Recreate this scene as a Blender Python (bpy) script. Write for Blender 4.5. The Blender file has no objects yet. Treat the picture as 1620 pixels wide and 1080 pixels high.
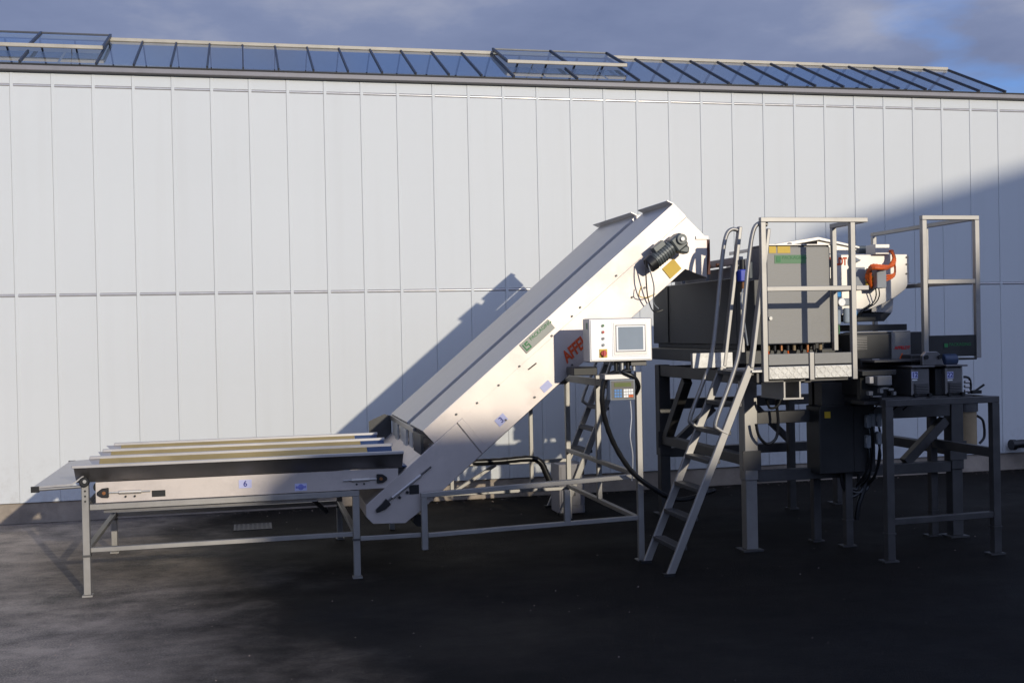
import bpy, bmesh, math, random
from mathutils import Vector, Matrix
random.seed(7)
SC = bpy.context.scene
COL = SC.collection
# ------------------------------------------------------------------ camera
CAM = Vector((0.0, -11.648, 1.75))
FW = Vector((0.2250196, 0.9743065, -0.0096441))
RT = Vector((0.9740935, -0.2251773, -0.0209075))
UP = Vector((0.0225419, 0.0046896, 0.9997349))
cd = bpy.data.cameras.new('camera'); cam = bpy.data.objects.new('camera', cd); COL.objects.link(cam)
M = Matrix.Identity(4)
for i in range(3):
    M[i][0] = RT[i]; M[i][1] = UP[i]; M[i][2] = -FW[i]; M[i][3] = CAM[i]
cam.matrix_world = M
cd.sensor_width = 36; cd.lens = 40.0; cd.clip_end = 2000
SC.camera = cam
# ------------------------------------------------------------------ sun and sky
SUNV = Vector((0.30, -1.0, 0.245)).normalized()          # towards the sun: low, behind the camera, from the right
EL = math.asin(SUNV.z); AZ = math.atan2(SUNV.x, SUNV.y)
sd = bpy.data.lights.new('sun', 'SUN'); sun = bpy.data.objects.new('sun', sd); COL.objects.link(sun)
sd.energy = 2.55; sd.angle = math.radians(0.55); sd.color = (1.0, 0.91, 0.74)
sun.rotation_euler = (-SUNV).to_track_quat('-Z', 'Y').to_euler(); sun.location = (20, -40, 20)
W = bpy.data.worlds.new('World'); SC.world = W; W.use_nodes = True
nt = W.node_tree; nt.nodes.clear()
def N(t, typ, **kw):
    n = t.nodes.new(typ)
    for k, v in kw.items(): setattr(n, k, v)
    return n
def L(t, a, b): t.links.new(a, b)
def mathn(t, op, a, b=None, clamp=False):
    n = N(t, 'ShaderNodeMath', operation=op); n.use_clamp = clamp
    for i, x in enumerate((a, b)):
        if x is None: continue
        if isinstance(x, (int, float)): n.inputs[i].default_value = x
        else: L(t, x, n.inputs[i])
    return n.outputs[0]
def ramp(t, fac, stops):
    n = N(t, 'ShaderNodeValToRGB'); L(t, fac, n.inputs[0])
    cr = n.color_ramp
    while len(cr.elements) < len(stops): cr.elements.new(0.5)
    for e, (p, c) in zip(cr.elements, stops):
        e.position = p; e.color = (c[0], c[1], c[2], 1) if len(c) == 3 else c
    return n.outputs[0]
def mixc(t, fac, a, b, typ='MIX'):
    n = N(t, 'ShaderNodeMix', data_type='RGBA', blend_type=typ)
    if isinstance(fac, (int, float)): n.inputs[0].default_value = fac
    else: L(t, fac, n.inputs[0])
    for s, x in ((6, a), (7, b)):
        if isinstance(x, tuple): n.inputs[s].default_value = (x[0], x[1], x[2], 1)
        else: L(t, x, n.inputs[s])
    return n.outputs[2]
sky = N(nt, 'ShaderNodeTexSky', sky_type='NISHITA'); sky.sun_disc = False
sky.sun_elevation = EL; sky.sun_rotation = AZ; sky.air_density = 1.0; sky.dust_density = 0.6; sky.ozone_density = 2.0
tc = N(nt, 'ShaderNodeTexCoord'); sx = N(nt, 'ShaderNodeSeparateXYZ'); L(nt, tc.outputs['Generated'], sx.inputs[0])
den = mathn(nt, 'ADD', mathn(nt, 'MAXIMUM', sx.outputs[2], 0.0), 0.16)       # a flat cloud deck seen in perspective
cx = N(nt, 'ShaderNodeCombineXYZ')
L(nt, mathn(nt, 'DIVIDE', sx.outputs[0], den), cx.inputs[0]); L(nt, mathn(nt, 'DIVIDE', sx.outputs[1], den), cx.inputs[1])
cx.inputs[2].default_value = 8.6
n1 = N(nt, 'ShaderNodeTexNoise'); n1.inputs['Scale'].default_value = 0.62; n1.inputs['Detail'].default_value = 7; n1.inputs['Roughness'].default_value = 0.5
n2 = N(nt, 'ShaderNodeTexNoise'); n2.inputs['Scale'].default_value = 1.9; n2.inputs['Detail'].default_value = 6; n2.inputs['Roughness'].default_value = 0.55
L(nt, cx.outputs[0], n1.inputs['Vector']); L(nt, cx.outputs[0], n2.inputs['Vector'])
cover = N(nt, 'ShaderNodeMapRange'); cover.inputs[1].default_value = 0.365; cover.inputs[2].default_value = 0.475
L(nt, n1.outputs[0], cover.inputs[0])
cloud = ramp(nt, n2.outputs[0], [(0.32, (1.55, 1.95, 3.3)), (0.52, (2.0, 2.42, 3.85)), (0.72, (3.5, 3.75, 4.8))])
sdot = N(nt, 'ShaderNodeVectorMath', operation='DOT_PRODUCT'); L(nt, tc.outputs['Generated'], sdot.inputs[0]); sdot.inputs[1].default_value = SUNV
glow = mathn(nt, 'ADD', mathn(nt, 'MULTIPLY', mathn(nt, 'POWER', mathn(nt, 'MAXIMUM', sdot.outputs['Value'], 0.0), 1.5), 1.5), 1.0)   # clouds shine brighter towards the sun
cv = N(nt, 'ShaderNodeVectorMath', operation='SCALE'); L(nt, cloud, cv.inputs[0]); L(nt, glow, cv.inputs['Scale']); cloud = cv.outputs[0]
blue = mixc(nt, 1.0, sky.outputs[0], (0.6, 1.25, 2.3), 'MULTIPLY')
skyc = mixc(nt, cover.outputs[0], blue, cloud)
bg = N(nt, 'ShaderNodeBackground'); bg.inputs[1].default_value = 0.11; L(nt, skyc, bg.inputs[0])
wo = N(nt, 'ShaderNodeOutputWorld'); L(nt, bg.outputs[0], wo.inputs[0])
vs = SC.view_settings; vs.view_transform = 'Standard'; vs.look = 'None'; vs.gamma = 1; vs.exposure = 0.0; vs.use_curve_mapping = False

# ------------------------------------------------------------------ survey helper: where the sight line of a photo point meets a depth plane
F = 1800.0
def at(x, y, Y):
    d = FW + RT * ((x - 810) / F) - UP * ((y - 540) / F)
    t = (Y - CAM.y) / d.y
    return CAM + d * t
def atX(x, y, Y): return at(x, y, Y).x
def atZ(x, y, Y): return at(x, y, Y).z

# ------------------------------------------------------------------ materials
MATS = {}
def panel_weather():
    """each panel a hair different in tone, faint run-off streaks, splash dirt thrown up from the yard"""
    t = MATS['panel_white'].node_tree; b = t.nodes['Principled BSDF']; src = b.inputs['Base Color'].links[0].from_socket
    g = N(t, 'ShaderNodeNewGeometry'); oi = N(t, 'ShaderNodeObjectInfo')
    mp = N(t, 'ShaderNodeMapping'); mp.inputs['Scale'].default_value = (9, 9, 0.35); L(t, g.outputs['Position'], mp.inputs[0])
    st = N(t, 'ShaderNodeTexNoise'); st.inputs['Scale'].default_value = 1.0; st.inputs['Detail'].default_value = 5; L(t, mp.outputs[0], st.inputs['Vector'])
    c = mixc(t, ramp(t, st.outputs[0], [(0.5, (0, 0, 0)), (0.8, (0.10,) * 3)]), src, (0.50, 0.49, 0.46))
    c = mixc(t, mathn(t, 'MULTIPLY', oi.outputs['Random'], 0.07), c, (0.52, 0.53, 0.55))
    sp = N(t, 'ShaderNodeSeparateXYZ'); L(t, g.outputs['Position'], sp.inputs[0])
    n = N(t, 'ShaderNodeTexNoise'); n.inputs['Scale'].default_value = 14; n.inputs['Detail'].default_value = 8; n.inputs['Roughness'].default_value = 0.75; L(t, g.outputs['Position'], n.inputs['Vector'])
    h = N(t, 'ShaderNodeMapRange'); h.inputs[1].default_value = 0.75; h.inputs[2].default_value = 0.2; L(t, sp.outputs[2], h.inputs[0])
    d = mathn(t, 'MULTIPLY', h.outputs[0], ramp(t, n.outputs[0], [(0.48, (0, 0, 0)), (0.72, (0.28,) * 3)]))
    L(t, mixc(t, d, c, (0.30, 0.25, 0.20)), b.inputs['Base Color'])
def mat(name, col, rough=0.5, metal=0.0, var=0.12, scale=6.0, stretch=(1, 1, 1), bump=0.0, bscale=60.0, spec=0.5, smear=0.0, coat=0.0, rvar=0.08, wave=0.0):
    m = bpy.data.materials.new(name); m.use_nodes = True; t = m.node_tree
    b = t.nodes['Principled BSDF']
    tc = N(t, 'ShaderNodeTexCoord'); mp = N(t, 'ShaderNodeMapping'); mp.inputs['Scale'].default_value = stretch
    L(t, tc.outputs['Object'], mp.inputs[0])
    nz = N(t, 'ShaderNodeTexNoise'); nz.inputs['Scale'].default_value = scale; nz.inputs['Detail'].default_value = 6; nz.inputs['Roughness'].default_value = 0.6
    L(t, mp.outputs[0], nz.inputs['Vector'])
    lo = tuple(c * (1 - var) for c in col); hi = tuple(min(1, c * (1 + var)) for c in col)
    c = ramp(t, nz.outputs[0], [(0.3, lo), (0.7, hi)])
    if smear > 0:
        n2 = N(t, 'ShaderNodeTexNoise'); n2.inputs['Scale'].default_value = 2.3; n2.inputs['Detail'].default_value = 8; n2.inputs['Roughness'].default_value = 0.7
        L(t, tc.outputs['Object'], n2.inputs['Vector'])
        f = ramp(t, n2.outputs[0], [(0.52, (0, 0, 0)), (0.72, (smear,) * 3)])
        c = mixc(t, f, c, tuple(x * 0.45 for x in col))
    L(t, c, b.inputs['Base Color'])
    r = N(t, 'ShaderNodeMapRange'); r.inputs[3].default_value = max(0.02, rough - rvar); r.inputs[4].default_value = min(1, rough + rvar)
    L(t, nz.outputs[0], r.inputs[0]); L(t, r.outputs[0], b.inputs['Roughness'])
    b.inputs['Metallic'].default_value = metal; b.inputs['Specular IOR Level'].default_value = spec; b.inputs['Coat Weight'].default_value = coat
    if wave > 0:
        n4 = N(t, 'ShaderNodeTexNoise'); n4.inputs['Scale'].default_value = 1.3; n4.inputs['Detail'].default_value = 2
        L(t, N(t, 'ShaderNodeNewGeometry').outputs['Position'], n4.inputs['Vector'])
        bw = N(t, 'ShaderNodeBump'); bw.inputs['Strength'].default_value = wave; bw.inputs['Distance'].default_value = 0.02
        L(t, n4.outputs[0], bw.inputs['Height']); L(t, bw.outputs[0], b.inputs['Normal'])
    if bump > 0:
        n3 = N(t, 'ShaderNodeTexNoise'); n3.inputs['Scale'].default_value = bscale; n3.inputs['Detail'].default_value = 4
        L(t, mp.outputs[0], n3.inputs['Vector'])
        bp = N(t, 'ShaderNodeBump'); bp.inputs['Strength'].default_value = bump; bp.inputs['Distance'].default_value = 0.01
        L(t, n3.outputs[0], bp.inputs['Height']); L(t, bp.outputs[0], b.inputs['Normal'])
    MATS[name] = m
    return m
mat('panel_white', (0.672, 0.687, 0.685), 0.5, 0, 0.02, 1.2, smear=0.03, spec=0.22, wave=0.25)
panel_weather()
mat('panel_core', (0.62, 0.62, 0.66), 0.7)
mat('trim', (0.56, 0.54, 0.53), 0.24, 0.35, 0.06, spec=0.9)
mat('plinth', (0.36, 0.30, 0.24), 0.85, 0, 0.25, 3, bump=0.4, bscale=40, smear=0.6)
mat('dark_rubber', (0.012, 0.012, 0.013), 0.6)
mat('gutter_grey', (0.24, 0.23, 0.25), 0.5, 0, 0.1)
mat('glazing_bar', (0.055, 0.06, 0.075), 0.45, 0.2)
mat('bar_beige', (0.44, 0.40, 0.33), 0.5, 0, 0.15, 4)
mat('steel', (0.63, 0.57, 0.535), 0.55, 0.9, 0.09, 2.2, (1, 1, 1), bump=0.07, bscale=3.5, smear=0.28, rvar=0.18)
mat('steel_dark', (0.30, 0.29, 0.29), 0.36, 0.9, 0.12, 4, smear=0.3)
mat('steel_grey', (0.235, 0.23, 0.222), 0.52, 0.3, 0.08, 40, (1, 1, 12), smear=0.15)
mat('cover_grey', (0.52, 0.50, 0.49), 0.45, 0.6, 0.06, 5, smear=0.15)
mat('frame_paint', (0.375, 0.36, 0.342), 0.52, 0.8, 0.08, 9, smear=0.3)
mat('frame_dark', (0.11, 0.107, 0.106), 0.5, 0.7, 0.15, 7, smear=0.3)  # also darkens the right-hand frames, their shade put into the colour
mat('hopper_steel', (0.06, 0.06, 0.06), 0.42, 0.6, 0.15, 3, smear=0.3)
mat('galvanised', (0.52, 0.51, 0.49), 0.5, 0.6, 0.2, 22, bump=0.12, bscale=26)
mat('yellow_slope', (0.34, 0.255, 0.105), 0.5, 0, 0.15, 8, (0.4, 1, 1), smear=0.35)
mat('belt_blue', (0.035, 0.065, 0.15), 0.55, 0, 0.2)
mat('black', (0.012, 0.012, 0.013), 0.45)
mat('hose_black', (0.012, 0.012, 0.013), 0.32)
mat('cream_panel', (0.66, 0.62, 0.57), 0.45, 0.55, 0.05, 4, smear=0.12)
mat('motor_grey', (0.105, 0.118, 0.118), 0.42, 0.1, 0.2, 12)
mat('motor_blue', (0.03, 0.05, 0.10), 0.42, 0.1, 0.2, 12)
mat('box_grey', (0.27, 0.29, 0.31), 0.5, 0, 0.05)
mat('orange', (0.75, 0.13, 0.015), 0.45)
mat('orange_print', (0.62, 0.075, 0.012), 0.5)
mat('yellow', (0.72, 0.47, 0.03), 0.5)
mat('green', (0.03, 0.20, 0.06), 0.5)
mat('green_pale', (0.10, 0.24, 0.11), 0.5)
mat('red', (0.55, 0.02, 0.02), 0.35)
mat('white', (0.84, 0.84, 0.84), 0.42, 0.15, 0.02)
mat('lilac', (0.55, 0.56, 0.80), 0.5, 0, 0.03)
mat('ink_blue', (0.03, 0.04, 0.25), 0.5)
mat('sticker_blue', (0.22, 0.24, 0.62), 0.5, 0, 0.2, 60)
mat('sticker_pale', (0.42, 0.42, 0.36), 0.6, 0, 0.05)
mat('screen', (0.33, 0.38, 0.43), 0.15, 0, 0.05, 3)
mat('lcd', (0.12, 0.15, 0.03), 0.3)
mat('key_blue', (0.08, 0.25, 0.55), 0.4)
mat('valve_blue', (0.02, 0.05, 0.45), 0.35)
mat('cap_blue', (0.02, 0.28, 0.65), 0.35)
mat('brown_flap', (0.10, 0.025, 0.012), 0.6)
mat('curtain', (0.45, 0.44, 0.41), 0.3)
mat('drum', (0.34, 0.25, 0.14), 0.6, 0, 0.2, 5, smear=0.4)
mat('brick', (0.28, 0.22, 0.19), 0.85, 0, 0.2, 2)
mat('roof_sheet', (0.10, 0.09, 0.09), 0.7)
mat('copper', (0.45, 0.20, 0.09), 0.35, 0.9)
def glass_mat():
    m = bpy.data.materials.new('roof_glass'); m.use_nodes = True; t = m.node_tree; t.nodes.clear()
    ge = N(t, 'ShaderNodeNewGeometry'); dt = N(t, 'ShaderNodeVectorMath', operation='DOT_PRODUCT')
    L(t, ge.outputs['Normal'], dt.inputs[0]); L(t, ge.outputs['Incoming'], dt.inputs[1])
    c1 = mathn(t, 'POWER', mathn(t, 'SUBTRACT', 1.0, mathn(t, 'ABSOLUTE', dt.outputs['Value'])), 5.0)     # Schlick reflectance of a double-faced pane
    fres = mathn(t, 'ADD', mathn(t, 'MULTIPLY', c1, 0.72), 0.28, True)
    tr = N(t, 'ShaderNodeBsdfTransparent'); tr.inputs[0].default_value = (0.78, 0.86, 0.9, 1)
    gl = N(t, 'ShaderNodeBsdfGlossy'); gl.inputs['Roughness'].default_value = 0.02
    df = N(t, 'ShaderNodeBsdfDiffuse'); df.inputs[0].default_value = (0.45, 0.47, 0.5, 1)
    md = N(t, 'ShaderNodeMixShader'); md.inputs[0].default_value = 0.10; L(t, tr.outputs[0], md.inputs[1]); L(t, df.outputs[0], md.inputs[2])   # a film of dust
    mx = N(t, 'ShaderNodeMixShader'); L(t, fres, mx.inputs[0]); L(t, md.outputs[0], mx.inputs[1]); L(t, gl.outputs[0], mx.inputs[2])
    o = N(t, 'ShaderNodeOutputMaterial'); L(t, mx.outputs[0], o.inputs[0]); MATS['roof_glass'] = m
glass_mat()
def asphalt():
    m = bpy.data.materials.new('asphalt'); m.use_nodes = True; t = m.node_tree; b = t.nodes['Principled BSDF']
    g = N(t, 'ShaderNodeNewGeometry')
    def nz(s, d, r, st=(1, 1, 1)):
        mp = N(t, 'ShaderNodeMapping'); mp.inputs['Scale'].default_value = st; L(t, g.outputs['Position'], mp.inputs[0])
        n = N(t, 'ShaderNodeTexNoise'); n.inputs['Scale'].default_value = s; n.inputs['Detail'].default_value = d; n.inputs['Roughness'].default_value = r
        L(t, mp.outputs[0], n.inputs['Vector']); return n.outputs[0]
    big = nz(0.55, 7, 0.62, (0.85, 1.1, 1)); mid = nz(3.1, 9, 0.72, (0.9, 1.1, 1)); fine = nz(85, 4, 0.75); grit = nz(38, 5, 0.75)
    c = ramp(t, big, [(0.35, (0.020, 0.0195, 0.0205)), (0.65, (0.048, 0.046, 0.047))])
    c = mixc(t, ramp(t, mid, [(0.42, (0, 0, 0)), (0.62, (0.75,) * 3)]), c, (0.075, 0.070, 0.069))
    c = mixc(t, ramp(t, fine, [(0.46, (0, 0, 0)), (0.70, (0.6,) * 3)]), c, (0.11, 0.105, 0.10))
    c = mixc(t, ramp(t, mid, [(0.28, (0.75,) * 3), (0.42, (0, 0, 0))]), c, (0.012, 0.012, 0.013))
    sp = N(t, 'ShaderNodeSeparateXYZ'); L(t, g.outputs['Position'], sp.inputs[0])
    # sunlight painted into the ground at left, shade at right, with a ragged border
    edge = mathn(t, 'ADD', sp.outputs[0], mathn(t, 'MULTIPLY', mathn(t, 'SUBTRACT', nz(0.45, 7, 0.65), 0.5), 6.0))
    new = N(t, 'ShaderNodeMapRange', interpolation_type='SMOOTHSTEP'); new.inputs[1].default_value = -2.4; new.inputs[2].default_value = 0.5; L(t, edge, new.inputs[0])  # mask running from the painted lit tone to the painted shade tone
    c = mixc(t, 1.0, c, ramp(t, new.outputs[0], [(0.0, (5.6, 5.05, 4.3)), (1.0, (0.14, 0.118, 0.092))]), 'MULTIPLY')  # painted lit and shade tones multiplied into the ground colour
    L(t, c, b.inputs['Base Color'])
    L(t, ramp(t, big, [(0.3, (0.55,) * 3), (0.6, (0.85,) * 3)]), b.inputs['Roughness'])
    b.inputs['Specular IOR Level'].default_value = 0.15
    bp = N(t, 'ShaderNodeBump'); bp.inputs['Strength'].default_value = 0.7; bp.inputs['Distance'].default_value = 0.010
    L(t, mathn(t, 'ADD', grit, fine), bp.inputs['Height']); L(t, bp.outputs[0], b.inputs['Normal'])
    MATS['asphalt'] = m
asphalt()

# ------------------------------------------------------------------ mesh helpers
ORG = {}
class MB:
    def __init__(s): s.v = []; s.f = []
    def add(s, vs, fs):
        k = len(s.v); s.v += [Vector(v) for v in vs]; s.f += [tuple(i + k for i in f) for f in fs]; return s
    def box(s, x0, x1, y0, y1, z0, z1):
        if x0 > x1: x0, x1 = x1, x0
        if y0 > y1: y0, y1 = y1, y0
        if z0 > z1: z0, z1 = z1, z0
        return s.add([(x0, y0, z0), (x1, y0, z0), (x1, y1, z0), (x0, y1, z0), (x0, y0, z1), (x1, y0, z1), (x1, y1, z1), (x0, y1, z1)],
                     [(0, 3, 2, 1), (4, 5, 6, 7), (0, 1, 5, 4), (1, 2, 6, 5), (2, 3, 7, 6), (3, 0, 4, 7)])
    def bar(s, p, q, w, h=None, up=(0, 0, 1)):
        p = Vector(p); q = Vector(q); h = h or w; d = (q - p).normalized(); u = Vector(up)
        if abs(d.dot(u)) > 0.98: u = Vector((0, 1, 0))
        a = d.cross(u).normalized(); b = a.cross(d).normalized()
        a *= w / 2; b *= h / 2
        return s.add([p - a - b, p + a - b, p + a + b, p - a + b, q - a - b, q + a - b, q + a + b, q - a + b],
                     [(0, 1, 2, 3), (7, 6, 5, 4), (0, 4, 5, 1), (1, 5, 6, 2), (2, 6, 7, 3), (3, 7, 4, 0)])
    def cyl(s, p, q, r, n=14, r2=None):
        p = Vector(p); q = Vector(q); r2 = r if r2 is None else r2; d = (q - p).normalized()
        u = Vector((0, 0, 1)) if abs(d.z) < 0.9 else Vector((1, 0, 0)); a = d.cross(u).normalized(); b = d.cross(a).normalized()
        vs = [p + (a * math.cos(k * 2 * math.pi / n) + b * math.sin(k * 2 * math.pi / n)) * r for k in range(n)]
        vs += [q + (a * math.cos(k * 2 * math.pi / n) + b * math.sin(k * 2 * math.pi / n)) * r2 for k in range(n)]
        fs = [(k, (k + 1) % n, n + (k + 1) % n, n + k) for k in range(n)] + [tuple(range(n - 1, -1, -1)), tuple(range(n, 2 * n))]
        return s.add(vs, fs)
    def tube(s, pts, r, n=8, sub=6, ribs=0.0):
        pts = [Vector(p) for p in pts]
        if sub and len(pts) > 2:
            out = []
            for i in range(len(pts) - 1):
                p0 = pts[max(i - 1, 0)]; p1 = pts[i]; p2 = pts[i + 1]; p3 = pts[min(i + 2, len(pts) - 1)]
                for k in range(sub):
                    t = k / sub
                    out.append(0.5 * ((2 * p1) + (p2 - p0) * t + (2 * p0 - 5 * p1 + 4 * p2 - p3) * t * t + (3 * p1 - p0 - 3 * p2 + p3) * t ** 3))
            out.append(pts[-1]); pts = out
        k0 = len(s.v); a = None
        for i, p in enumerate(pts):
            d = (pts[min(i + 1, len(pts) - 1)] - pts[max(i - 1, 0)]).normalized()
            if a is None:
                u = Vector((0, 0, 1)) if abs(d.z) < 0.9 else Vector((1, 0, 0)); a = d.cross(u).normalized()
            else: a = (a - d * a.dot(d)).normalized()
            b = d.cross(a); rr = r * (1 + (ribs if i % 2 else -ribs))
            s.v += [p + (a * math.cos(j * 2 * math.pi / n) + b * math.sin(j * 2 * math.pi / n)) * rr for j in range(n)]
        for i in range(len(pts) - 1):
            for j in range(n):
                s.f.append((k0 + i * n + j, k0 + i * n + (j + 1) % n, k0 + (i + 1) * n + (j + 1) % n, k0 + (i + 1) * n + j))
        s.f.append(tuple(k0 + j for j in range(n - 1, -1, -1))); s.f.append(tuple(k0 + (len(pts) - 1) * n + j for j in range(n)))
        return s
    def prism(s, poly, lo, hi, axis='y'):
        m = {'y': lambda a, b, c: (a, c, b), 'x': lambda a, b, c: (c, a, b), 'z': lambda a, b, c: (a, b, c)}[axis]
        n = len(poly)
        vs = [m(a, b, lo) for a, b in poly] + [m(a, b, hi) for a, b in poly]
        fs = [(k, (k + 1) % n, n + (k + 1) % n, n + k) for k in range(n)] + [tuple(range(n - 1, -1, -1)), tuple(range(n, 2 * n))]
        return s.add(vs, fs)
    def mesh(s, name, mt, org, bevel=0.0, smooth=False):
        me = bpy.data.meshes.new(name)
        me.from_pydata([tuple(v - org) for v in s.v], [], s.f)
        bm = bmesh.new(); bm.from_mesh(me); bmesh.ops.recalc_face_normals(bm, faces=bm.faces)
        if bevel > 0:
            es = [e for e in bm.edges if len(e.link_faces) == 2 and e.calc_face_angle(0) > 0.6]
            bmesh.ops.bevel(bm, geom=es, offset=bevel, segments=1, affect='EDGES', clamp_overlap=True)
        if smooth:
            for f in bm.faces: f.smooth = True
            for e in bm.edges:
                if len(e.link_faces) == 2 and e.calc_face_angle(0) > 0.7: e.smooth = False
        bm.to_mesh(me); bm.free()
        me.materials.append(MATS[mt]); return me
    def build(s, name, mt, parent=None, bevel=0.0, smooth=False):
        if parent is None:
            xs = [v.x for v in s.v]; ys = [v.y for v in s.v]; zs = [v.z for v in s.v]
            org = Vector(((min(xs) + max(xs)) / 2, (min(ys) + max(ys)) / 2, min(zs)))
        else: org = ORG[parent.name]
        o = bpy.data.objects.new(name, s.mesh(name, mt, org, bevel, smooth)); COL.objects.link(o)
        ORG[o.name] = org
        if parent is None: o.location = org
        else: o.parent = parent
        return o
def tag(o, label=None, cat=None, group=None, kind=None):
    for k, v in (('label', label), ('category', cat), ('group', group), ('kind', kind)):
        if v: o[k] = v
    return o
def thing(name, label, cat, loc, group=None):
    o = bpy.data.objects.new(name, None); o.empty_display_size = 0.1; COL.objects.link(o); o.location = loc; ORG[o.name] = Vector(loc)
    return tag(o, label, cat, group)
def inst(src_mesh, name, parent, off):
    o = bpy.data.objects.new(name, src_mesh); COL.objects.link(o); o.parent = parent; o.location = off
    ORG[o.name] = ORG[parent.name] + Vector(off); return o
def text(body, name, mt, parent, pos, size, ang=0.0, shear=0.0, ext=0.0006, bold=0.0, ysc=1.0, xsc=1.0):
    cu = bpy.data.curves.new(name, 'FONT'); cu.body = body; cu.size = size; cu.extrude = ext; cu.shear = shear; cu.offset = bold
    cu.align_x = 'CENTER'; cu.align_y = 'CENTER'
    tmp = bpy.data.objects.new(name, cu); COL.objects.link(tmp); bpy.context.view_layer.update()
    me = bpy.data.meshes.new_from_object(tmp.evaluated_get(bpy.context.evaluated_depsgraph_get()))
    COL.objects.unlink(tmp); bpy.data.objects.remove(tmp)
    c, s_ = math.cos(ang), math.sin(ang)
    R = Matrix(((c * xsc, -s_ * ysc, 0), (0, 0, -1), (s_ * xsc, c * ysc, 0)))
    org = ORG[parent.name]
    for v in me.vertices: v.co = R @ v.co + Vector(pos) - org
    me.materials.clear(); me.materials.append(MATS[mt])
    o = bpy.data.objects.new(name, me); COL.objects.link(o); o.parent = parent; ORG[o.name] = org
    return o
def sticker(name, mt, parent, c, w, h, Y, ang=0.0, th=0.002):
    """flat plate on a plane that faces the camera side, centred on photo point c"""
    p = at(c[0], c[1], Y); a = Vector((math.cos(ang), 0, math.sin(ang))) * w / 2; b = Vector((-math.sin(ang), 0, math.cos(ang))) * h / 2
    n = Vector((0, -th, 0)); p = Vector((p.x, Y, p.z))
    m = MB().add([p - a - b, p + a - b, p + a + b, p - a + b, p - a - b + n, p + a - b + n, p + a + b + n, p - a + b + n],
                 [(0, 1, 2, 3), (7, 6, 5, 4), (0, 4, 5, 1), (1, 5, 6, 2), (2, 6, 7, 3), (3, 7, 4, 0)])
    return m.build(name, mt, parent), p

# ================================================================== the ground
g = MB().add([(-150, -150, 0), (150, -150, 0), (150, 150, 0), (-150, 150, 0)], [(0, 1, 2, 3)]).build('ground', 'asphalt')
tag(g, kind='structure')

# ================================================================== the white panelled warehouse
wh = thing('warehouse', 'long white panelled warehouse with a glass ridge skylight on its roof', 'building', (2, 0, 0))
PX0, PW = -2.1639, 0.36862
X0, X1 = PX0 - 16 * PW, PX0 + 46 * PW
MB().box(X0, X1, 0.0, 9.0, 0.20, 4.30).build('wall', 'panel_core', wh)
pl = MB()
pl.box(X0, X1, -0.012, 9.02, 0, 0.197); pl.build('plinth', 'plinth', wh, bevel=0.006)
def panel_mesh(h, name):
    m = MB(); w = PW - 0.003
    prof = [(0, 0), (0, -0.023), (0.004, -0.027), (w - 0.004, -0.027), (w, -0.023), (w, 0)]
    n = len(prof)
    m.add([(a, b, 0) for a, b in prof] + [(a, b, h) for a, b in prof],
          [(k, (k + 1) % n, n + (k + 1) % n, n + k) for k in range(n)] + [tuple(range(n - 1, -1, -1)), tuple(range(n, 2 * n))])
    return m.mesh(name, 'panel_white', Vector((0, 0, 0)), 0.0)
rows = [(0.205, 2.164), (2.194, 4.168), (4.196, 4.303)]
pms = [panel_mesh(b - a, 'panel') for a, b in rows]
tm = MB().tube([(0.030, -0.0165, 0), (PW, -0.0165, 0)], 0.0145, 12, 0).mesh('joint_trim', 'trim', Vector((0, 0, 0)), 0, True)
sm_ = MB().prism([(-0.001, -0.020), (0.0022, -0.0300), (0.027, -0.0300), (0.0315, -0.0272), (0.0315, -0.020)], 0.204, 4.302, 'z').mesh('cover_strip', 'panel_white', Vector((0, 0, 0)))
for i in range(-16, 46):
    x = PX0 + i * PW
    for (a, b), pm in zip(rows, pms):
        o = inst(pm, 'panel', wh, (x + 0.0015 - 2, random.uniform(-0.001, 0.001), a))
    for z in (2.179, 4.182): inst(tm, 'joint_trim', wh, (x - 2, 0, z))
    inst(sm_, 'cover_strip', wh, (x - 2, 0, 0))
gt = MB().box(X0, X1, -0.062, 0.0, 4.3185, 4.3725).build('gutter', 'gutter_grey', wh, bevel=0.008)
MB().box(X0, X1, -0.066, -0.002, 4.3735, 4.385).build('gutter_lip', 'dark_rubber', wh)
MB().box(X0, X1, -0.056, -0.002, 4.3045, 4.3175).build('drip_edge', 'dark_rubber', wh)
MB().box(X0, X1, 0.03, 9.0, 4.31, 4.375).build('roof_deck', 'roof_sheet', wh)
# skylight
EY, EZ, RY, RZ, BY = -0.03, 4.402, 1.10, 4.915, 2.23
GW = 0.3455; GX1 = 8.64; NP = 42
sk = MB().box(GX1 - NP * GW, GX1, RY - 0.03, RY + 0.03, RZ - 0.012, RZ + 0.026).build('ridge_beam', 'bar_beige', wh, bevel=0.004)
def slope(y, off=0.0):      # height of the glass plane
    return (EZ + (RZ - EZ) * (y - EY) / (RY - EY) if y <= RY else RZ - (RZ - EZ) * (y - RY) / (BY - RY)) + off
def pane(x0, x1, y0, y1, lift0=0.0, lift1=0.0):
    z0, z1 = slope(y0) + lift0, slope(y1) + lift1
    return MB().add([(x0, y0, z0), (x1, y0, z0), (x1, y1, z1), (x0, y1, z1)], [(0, 1, 2, 3)])
vents = [(2.79, 4.15), (-2.74, -1.36)]
def in_vent(x): return any(a - 0.05 < x < b + 0.05 for a, b in vents)
HALF = EY + 0.42 * (RY - EY)
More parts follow.
